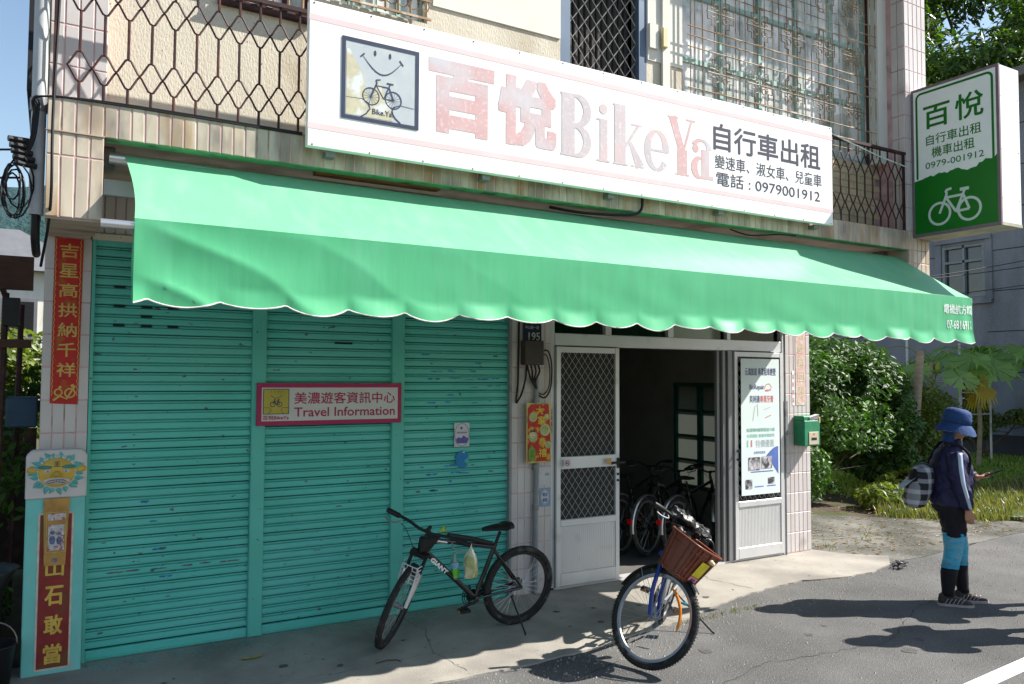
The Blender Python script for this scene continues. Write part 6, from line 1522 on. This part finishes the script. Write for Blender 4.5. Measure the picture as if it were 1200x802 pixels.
Rel(ho).box(GX-.10, GX+.0, 5.62, 7.22, 5.86, 5.96).box(GX-.05, GX+.0, 5.62, 5.80, 4.15, 5.86).box(GX-.05, GX+.0, 7.04, 7.22, 4.15, 5.86).box(GX-.12, GX+.0, 5.62, 7.22, 4.10, 4.2).build('window_surround', M['greywall'], HB)
for (y0, y1, z0_, z1_) in ((8.6, 10.2, .95, 2.3), (5.9, 6.6, 1.0, 2.5)):
    wf = Rel(ho).box(GX-.03, GX+.0, y0, y1, z0_, z0_+.08).box(GX-.03, GX+.0, y0, y1, z1_-.08, z1_).box(GX-.03, GX, y0, y0+.08, z0_, z1_).box(GX-.03, GX, y1-.08, y1, z0_, z1_)
    z = z0_+.16
    while z < z1_: wf.box(GX-.045, GX-.03, y0, y1, z, z+.03); z += .16
    W2 = wf.build('window', M['alu'], HB); Rel(ho).box(GX-.012, GX-.006, y0+.08, y1-.08, z0_+.08, z1_-.08).build('pane', M['black'], W2)
# poles and rails of the garden trellis
TRL = empty('pipe_trellis', (16.5, 6, 0), label='thin white pipe trellis standing among the papaya trees', cat='trellis')
tp = (16.5, 6, 0); M['whitepipe'] = mat('white_pipe', (.50, .52, .52), .5, .1, 8)
for (x, y, h_) in ((17.2, 5.0, 3.1), (19.3, 5.0, 2.9), (20.6, 5.0, 2.6), (15.6, 5.2, 2.4)): Rel(tp).tube([(x, y, 0), (x, y, h_)], .028, 8).build('post', M['whitepipe'], TRL, True)
for z in (1.15, 1.95): Rel(tp).tube([(15.6, 5.2, z), (17.2, 5.0, z), (19.3, 5.0, z), (20.6, 5.0, z)], .022, 6).build('rail', M['whitepipe'], TRL, True)
# overhead wires across the grey house
for k, (a, b_, sag) in enumerate((((8.4, 3.5, 3.35), (22, 2.0, 5.2), .25), ((8.4, 3.6, 3.2), (22, 1.2, 5.6), .3), ((8.4, 3.8, 2.9), (22, 3.0, 4.6), .1))):
    a, b_ = Vector(a), Vector(b_); MB().tube([a.lerp(b_, t/14)-Vector((0, 0, sag*sin(pi*t/14))) for t in range(15)], .009, 5).build('overhead_wire', M['blackwire'], None, True, label=['thick upper wire crossing before the grey house window', 'middle wire sagging most in front of the grey house', 'lowest thin wire in front of the grey house'][k], cat='wire')
# ================================================================= left side: hill, shed, clutter
hill = MB(); n = 60; vs = []
for j in range(8):
    for i in range(n+1):
        x = -420+i*14; rr_ = j/7; base = 60*math.exp(-((x+60)/230)**2)+26*math.exp(-((x-40)/60)**2)+14*noise.noise(Vector((x*.012, 2, 0)))+4*noise.noise(Vector((x*.06, 2, 0)))+18
        z = base*sin(rr_*pi/2)+1.8*noise.noise(Vector((x*.2, j, 0))); vs.append((x, 300+j*16, z-2))
hill.add(vs, [(j*(n+1)+i, j*(n+1)+i+1, (j+1)*(n+1)+i+1, (j+1)*(n+1)+i) for j in range(7) for i in range(n)])
hm_ = mat('far_wooded_hill', (.016, .045, .042), .95, .35, .09, bump=1., bscale=.35, bdist=2.5, stain=(.03, .065, .075), sscale=.03, slo=.4, shi=.7)
hill.build('hill', hm_, None, 2, kind='structure')
SHD = empty('lean_to_shed', (-1.6, 1.6, 0), label='dark rusty lean-to shed with a sagging roof at the left edge', cat='shed'); sho = (-1.6, 1.6, 0)
M['rustsheet'] = mat('rusty_sheet', (.045, .03, .025), .85, .4, 5, stain=(.12, .07, .04), sscale=4)
rf = Rel(sho)
for i in range(26): x = -3.4+i*.12; rf.tube([(x, .45, 2.89), (x, 3.4, 2.77)], .045, 6, flat=.5)
rf.build('roof_sheet', M['rustsheet'], SHD, True)
Rel(sho).box(-3.5, -.12, .40, .48, 2.62, 2.86).box(-3.5, -.12, .42, .5, 2.20, 2.26).build('beam', M['darkwood'], SHD)
for (x, y) in ((-.32, .52), (-.52, .55), (-.95, .6), (-1.8, .6), (-.25, 1.6), (-1.2, 3.2)): Rel(sho).tube([(x, y, 0), (x+.03, y, 2.6)], .022, 6).build('post', M['rust'], SHD, True)
Rel(sho).box(-3.5, -.1, 3.4, 3.45, 0, 1.45).build('back_sheet', M['rustsheet'], SHD)
Rel(sho).box(-.30, -.20, .42, .6, 2.36, 2.56).build('hanging_box', M['black'], SHD)
bevel(MB().box(-.10, .09, -.08, .08, 0, .21).build('blue_box', mat('blue_plastic', (.010, .035, .065), .5, .2, 8), loc=(-.155, .22, 1.64), label='small blue grey box fixed to the side of the left pillar', cat='box'), .01)
bsn = MB(); bsn.loft([[Vector((cos(t)*r*1.2, sin(t)*r, z)) for t in [2*pi*i/24 for i in range(24)]] for r, z in ((.20, 0), (.25, .12), (.27, .14), (.255, .14), (.235, .12), (.19, .02))], True)
bsn.build('basin', mat('dark_basin', (.03, .035, .035), .5, .2, 8), None, 2, loc=(-.46, .10, .56), label='dark plastic basin on a ledge left of the stone tablet', cat='basin')
MB().box(-.5, .30, -.25, .4, 0, .555).build('concrete_ledge', M['rustsheet'], None, loc=(-.55, .2, 0), label='dark ledge carrying the basin at the left edge', cat='ledge')
bk3 = MB(); bk3.loft([[Vector((cos(t)*r, sin(t)*r, z)) for t in [2*pi*i/20 for i in range(20)]] for r, z in ((.10, 0), (.13, .26), (.14, .27), (.125, .27), (.095, .02))], True)
BKT = bk3.build('bucket', M['black'], None, 2, loc=(-.27, -.16, .0), label='black bucket standing at the lower left corner', cat='bucket')
MB().tube([(cos(t)*.135, 0, .26+sin(t)*.15) for t in [pi*i/12 for i in range(13)]], .004, 5).build('handle', M['steel'], BKT)
shrub('vine_tangle', 'tangled green creepers growing through the dark shed', 'plant', (-.9, 1.5, 0), [((-.7, 1.6, 1.2), (.6, .5, 1.0)), ((-1.3, 1.9, .7), (.7, .5, .7)), ((-.4, 2.4, 1.9), (.4, .4, .5)), ((-.45, 1.1, .5), (.3, .3, .5))], BL, 5200, .05, 51, 4)
shrub('roadside_tree', 'bright green tree beyond the shed at the left edge', 'tree', (-2.2, 14, 0), [((-2.2, 14, 2.2), (1.9, 1.2, 1.3)), ((-.6, 15, 1.8), (1.6, 1.2, 1.3)), ((-3.4, 13, 1.5), (1.2, 1, 1.1))], BL2, 7000, .12, 52, 4, th=.1)
WH = empty('white_house', (-1.6, 24, 0), label='small white house with grey roof beneath the hill at the left', cat='house'); wo = (-1.6, 24, 0)
Rel(wo).box(-7, 1.0, 24, 30, 0, 5.6).build('wall', M['plaster_white'], WH)
Rel(wo).hexa([(-7.4, 23.6, 5.4), (1.4, 23.6, 5.4), (1.4, 30.4, 5.4), (-7.4, 30.4, 5.4), (-5, 25, 6.9), (-1.0, 25, 6.9), (-1.0, 29, 6.9), (-5, 29, 6.9)]).build('roof', M['alu_dark'], WH)
for k in range(2):
    W3 = Rel(wo).box(-3.6+k*2.2, -2.6+k*2.2, 23.95, 24.02, 3.2, 4.5).build('window', M['alu_dark'], WH); Rel(wo).box(-3.5+k*2.2, -2.7+k*2.2, 23.93, 23.95, 3.3, 4.4).build('pane', M['black'], W3)
# downpipe and cable bundle
DPo = (-.16, -1.1, 2.9); M['light_pipe'] = mat('light_grey_pipe', (.42, .44, .45), .45, .1, 5)
DP = empty('drainpipe', DPo, label='grey drainpipe running down the left corner of the balcony', cat='drainpipe')
Rel(DPo).tube([(-.088, -1.38, 2.86), (-.088, -1.38, 6.2)], .036, 14).build('pipe', M['light_pipe'], DP, True)
Rel(DPo).tube(spl([(-.088, -1.38, 2.90), (-.088, -1.36, 2.76), (-.085, -1.22, 2.70), (-.085, -1.0, 2.70)], 4), .022, 12).build('elbow', M['black'], DP, True)
for z in (3.42, 4.2): Rel(DPo).tube([(-.088, -1.38, z), (-.088, -1.38, z+.07)], .043, 14).build('collar', M['alu_dark'], DP, True)
CBo = (-.17, -1.45, 3.1); CB_ = empty('cable_bundle', CBo, label='tangled coil of black cables and insulators hanging at the left corner', cat='cables')
for k in range(6):
    a0 = R_.uniform(0, 6); cx, cz = -.175+R_.uniform(-.035, .025), 2.99+R_.uniform(-.06, .05); rx_, rz_ = R_.uniform(.03, .07), R_.uniform(.09, .15)
    Rel(CBo).tube([(cx+cos(a0+t*.5)*rx_, -1.45+.02*sin(t*1.3+k), cz+sin(a0+t*.5)*rz_) for t in range(14)], .005, 5).build('cable_loop', M['blackwire'], CB_, True)
for k in range(5): Rel(CBo).tube([(-.22+.008*k, -1.46, 3.235-.03*k), (-.13+.01*k, -1.43, 3.24-.033*k)], .016, 7).build('insulator', M['black'], CB_, True)
for k in range(4): Rel(CBo).tube(spl([(-.15, -1.44, 3.22-.03*k), (-.12+.006*k, -1.46, 3.25), (-.11+.008*k, -1.47, 3.38+.02*k), (-.08, -1.5, 3.47), (.3, -1.505, 3.487+.003*k), (1.3, -1.505, 3.484+.004*k)], 5), .0055, 5).build('cable', M['blackwire'], CB_, True)
for k, (z1, z2) in enumerate(((3.32, 3.19), (3.12, 3.04))):
    MB().tube([Vector((-.15, -1.44, z2)).lerp(Vector((-14, 6, z1+1.2)), t/10)-Vector((0, 0, .5*sin(pi*t/10))) for t in range(11)], .006, 5).build('service_wire', M['blackwire'], None, True, label=['upper service wire running off to the left sky', 'lower service wire running off to the left past the hill'][k], cat='wire')
MB().tube(spl([(-.06, -1.1, 2.62), (-.02, -1.52, 2.9), (-.02, -1.53, 3.5), (.02, -1.52, 4.9)], 5), .008, 6).build('riser_cable', M['blackwire'], None, True, label='black riser cable climbing the balcony corner beside the drainpipe', cat='cable')
def under(pts, lab, r=.007): MB().tube(spl(pts, 6), r, 5).build('hanging_cable', M['blackwire'], None, True, label=lab, cat='cable')
under([(3.95, -1.53, 3.42), (3.93, -1.53, 3.30), (3.80, -1.50, 3.26), (3.45, -1.42, 3.255), (3.2, -1.36, 3.28)], 'black cable dropping from the sign to the soffit at mid awning', .012)
under([(5.0, -1.42, 3.28), (5.2, -1.46, 3.24), (5.5, -1.5, 3.27), (5.75, -1.48, 3.285)], 'thin black cable under the soffit left of the balcony corner')
MB().tube([(6.15, -1.50, 4.30), (6.9, -1.515, 4.17), (7.34, -1.52, 4.12)], .006, 5).build('clothes_line', M['print_white'], None, True, label='white cord strung along the top of the balcony railing', cat='cord')

# ================================================================= stone tablet with lion face
so3 = (.055, -.06, 0); TB = empty('stone_tablet', so3, label='turquoise stone tablet with a painted lion mask and red inscription panel', cat='tablet')
M['tabteal'] = mat('tablet_turquoise', (.15, .46, .42), .6, .08, 6, stain=(.30, .40, .36), sscale=8, slo=.6, shi=.75)
M['tabwhite'] = mat('tablet_white', (.50, .47, .46), .6, .06, 8)
M['tabred'] = mat('tablet_red', (.20, .022, .02), .6, .2, 9, stain=(.14, .05, .02), sscale=5, slo=.5, shi=.6)
M['mustard'] = mat('mask_yellow', (.50, .33, .06), .5, .15, 14)
def slab(x0, x1, z0_, z1_, y0, y1, ch):
    mb = Rel(so3); P = [(x0, z0_), (x1, z0_), (x1, z1_-ch), (x1-ch, z1_), (x0+ch, z1_), (x0, z1_-ch)] if ch else [(x0, z0_), (x1, z0_), (x1, z1_), (x0, z1_)]
    n = len(P); mb.add([(x, y0, z) for x, z in P]+[(x, y1, z) for x, z in P], [tuple(range(n)), tuple(range(n, 2*n))[::-1]]+[(i, i+n, (i+1) % n+n, (i+1) % n) for i in range(n)]); return mb
bevel(slab(-.115, .235, 0, 1.175, -.11, -.015, 0).build('shaft', M['tabteal'], TB), .006)
bevel(slab(-.12, .24, 1.175, 1.50, -.115, -.012, .035).build('head_panel', M['tabwhite'], TB), .008)
F = Flat((-.115, -.111, 0), rel=so3)
F.frame(.075, .04, .285, 1.08, .012).out('panel_border', mat('panel_cream', (.5, .42, .36), .6, .2, 20), TB)
F.rect(.088, .053, .272, 1.068).out('inscription_panel', M['tabred'], TB)
F.layer(2)
for i, c in enumerate('山石敢當'): F.text(c, .125, .655-i*.192, .11, .13 if i else .10, .03).out('gold_character', M['mustard'], TB)
# lion mask relief
mc = Vector((.06, -.118, 1.345)); mk = Rel(so3)
def dome(cx, cz, rx_, rz_, d, n=20, k=6, y=-.115):
    cx = mc.x+(cx-mc.x)*1.32; cz = mc.z+(cz-mc.z)*1.2; rx_ *= 1.32; rz_ *= 1.2
    vs = [(cx, y-d, cz)]; fs = []
    for i in range(1, k+1):
        t = i/k*pi/2
        for j in range(n): a = 2*pi*j/n; vs.append((cx+cos(a)*sin(t)*rx_, y-d*cos(t), cz+sin(a)*sin(t)*rz_))
    for j in range(n): fs.append((0, 1+(j+1) % n, 1+j))
    for i in range(k-1):
        for j in range(n): fs.append((1+i*n+j, 1+i*n+(j+1) % n, 1+(i+1)*n+(j+1) % n, 1+(i+1)*n+j))
    return vs, fs
def D(name, mt, *ds):
    mb = Rel(so3)
    for a in ds: vs, fs = dome(*a); mb.add(vs, fs)
    return mb.build(name, mt, TB, 2)
fl_ = Rel(so3); rr = random.Random(8)
for i in range(22):
    a = 2*pi*i/22+rr.uniform(-.06, .06); r0, r1 = .105, .150+.012*(i % 2); w_ = .018
    if i in (6, 5, 4): r1 *= .95
    d = Vector((cos(a)*1.08, 0, sin(a)*.95)); s_ = Vector((-sin(a), 0, cos(a)))
    p0 = mc+d*r0; p1 = mc+d*r1+s_*.010*(1 if i % 2 else -1); pm = mc+d*(r0+r1)/2
    fl_.add([p0-s_*w_, p0+s_*w_, pm+s_*w_*.8, p1, pm-s_*w_*.8, pm+Vector((0, -.014, 0)), p0+Vector((0, -.012, 0))], [(0, 6, 5, 4), (6, 1, 2, 5), (5, 2, 3), (4, 5, 3)])
fl_.build('mane', mat('mane_teal', (.12, .38, .36), .6, .15, 20), TB)
D('face_rim', M['tabwhite'], (mc.x, mc.z, .098, .095, .018, 24)); D('face', M['mustard'], (mc.x, mc.z+.002, .088, .086, .030, 24))
D('ears', M['mustard'], (mc.x-.108, mc.z+.02, .026, .020, .020), (mc.x+.108, mc.z+.02, .026, .020, .020))
D('eyebrows', mat('brow_teal', (.07, .22, .18), .5), (mc.x-.045, mc.z+.034, .042, .014, .034, 14, 5), (mc.x+.045, mc.z+.034, .042, .014, .034, 14, 5))
D('eyes', M['tabwhite'], (mc.x-.042, mc.z+.012, .022, .014, .036, 14, 5), (mc.x+.042, mc.z+.012, .022, .014, .036, 14, 5))
D('pupils', M['ink'], (mc.x-.040, mc.z+.012, .008, .009, .040, 10, 4), (mc.x+.040, mc.z+.012, .008, .009, .040, 10, 4))
D('nose', mat('nose_gold', (.42, .30, .05), .4), (mc.x, mc.z-.004, .024, .022, .052, 14, 5), (mc.x-.018, mc.z-.012, .014, .012, .044, 10, 4), (mc.x+.018, mc.z-.012, .014, .012, .044, 10, 4))
D('mouth', M['tabwhite'], (mc.x, mc.z-.042, .066, .024, .040, 18, 5)); F = Flat((mc.x-.06, -.157, mc.z-.064), rel=so3)
F.line([(.0, .006), (.02, .020), (.06, .022), (.10, .020), (.12, .006)], .005).line([(.01, .0), (.06, .010), (.11, .0)], .004)
for k in range(5): F.line([(.028+.016*k, .006), (.028+.016*k, .021)], .002)
F.out('teeth_lines', M['ink'], TB)
F = Flat((mc.x-.02, -.150, mc.z+.045), rel=so3); F.text('王', 0, 0, .04, .035, .03).out('brow_mark', M['ink'], TB)
for k in range(12): 
    a = radians(30+k*11); vs, fs = dome(mc.x+cos(a)*.085, mc.z+sin(a)*.092, .010, .010, .012, 8, 3); mb = Rel(so3); mb.add(vs, fs); mb.build('curl', M['tabwhite'], TB, 2)
# paper charm pasted on the tablet
co = (.06, -.125, .74); CH = empty('paper_charm', co, label='ochre paper charm with a small white print pasted on the tablet', cat='charm')
Rel(co).hexa([(.0, -.122, .73), (.125, -.126, .73), (.125, -.114, .73), (0, -.114, .73), (-.012, -.122, 1.175), (.142, -.124, 1.175), (.142, -.116, 1.175), (-.012, -.116, 1.175)]).build('card', mat('charm_ochre', (.36, .19, .05), .5, .25, 10, stain=(.40, .28, .09), sscale=9), CH)
F = Flat((0, -.1262, .73), rel=co); F.rect(.018, .10, .115, .27).rect(.015, .30, .12, .345).out('pale_print', mat('charm_print', (.42, .40, .40), .6, .3, 40, stain=(.35, .10, .08), sscale=60, slo=.55, shi=.6), CH)
F.layer(2).frame(.008, .085, .124, .355, .004).out('gold_border', M['gold'], CH)
for k in range(3): pass
F.layer(3).dot(.045, .22, .014).dot(.045, .17, .018, 12, .03).dot(.085, .21, .012).dot(.085, .165, .016, 12, .028).dot(.062, .035, .014).out('figures', mat('charm_ink', (.10, .12, .20), .6, .6, 50), CH)
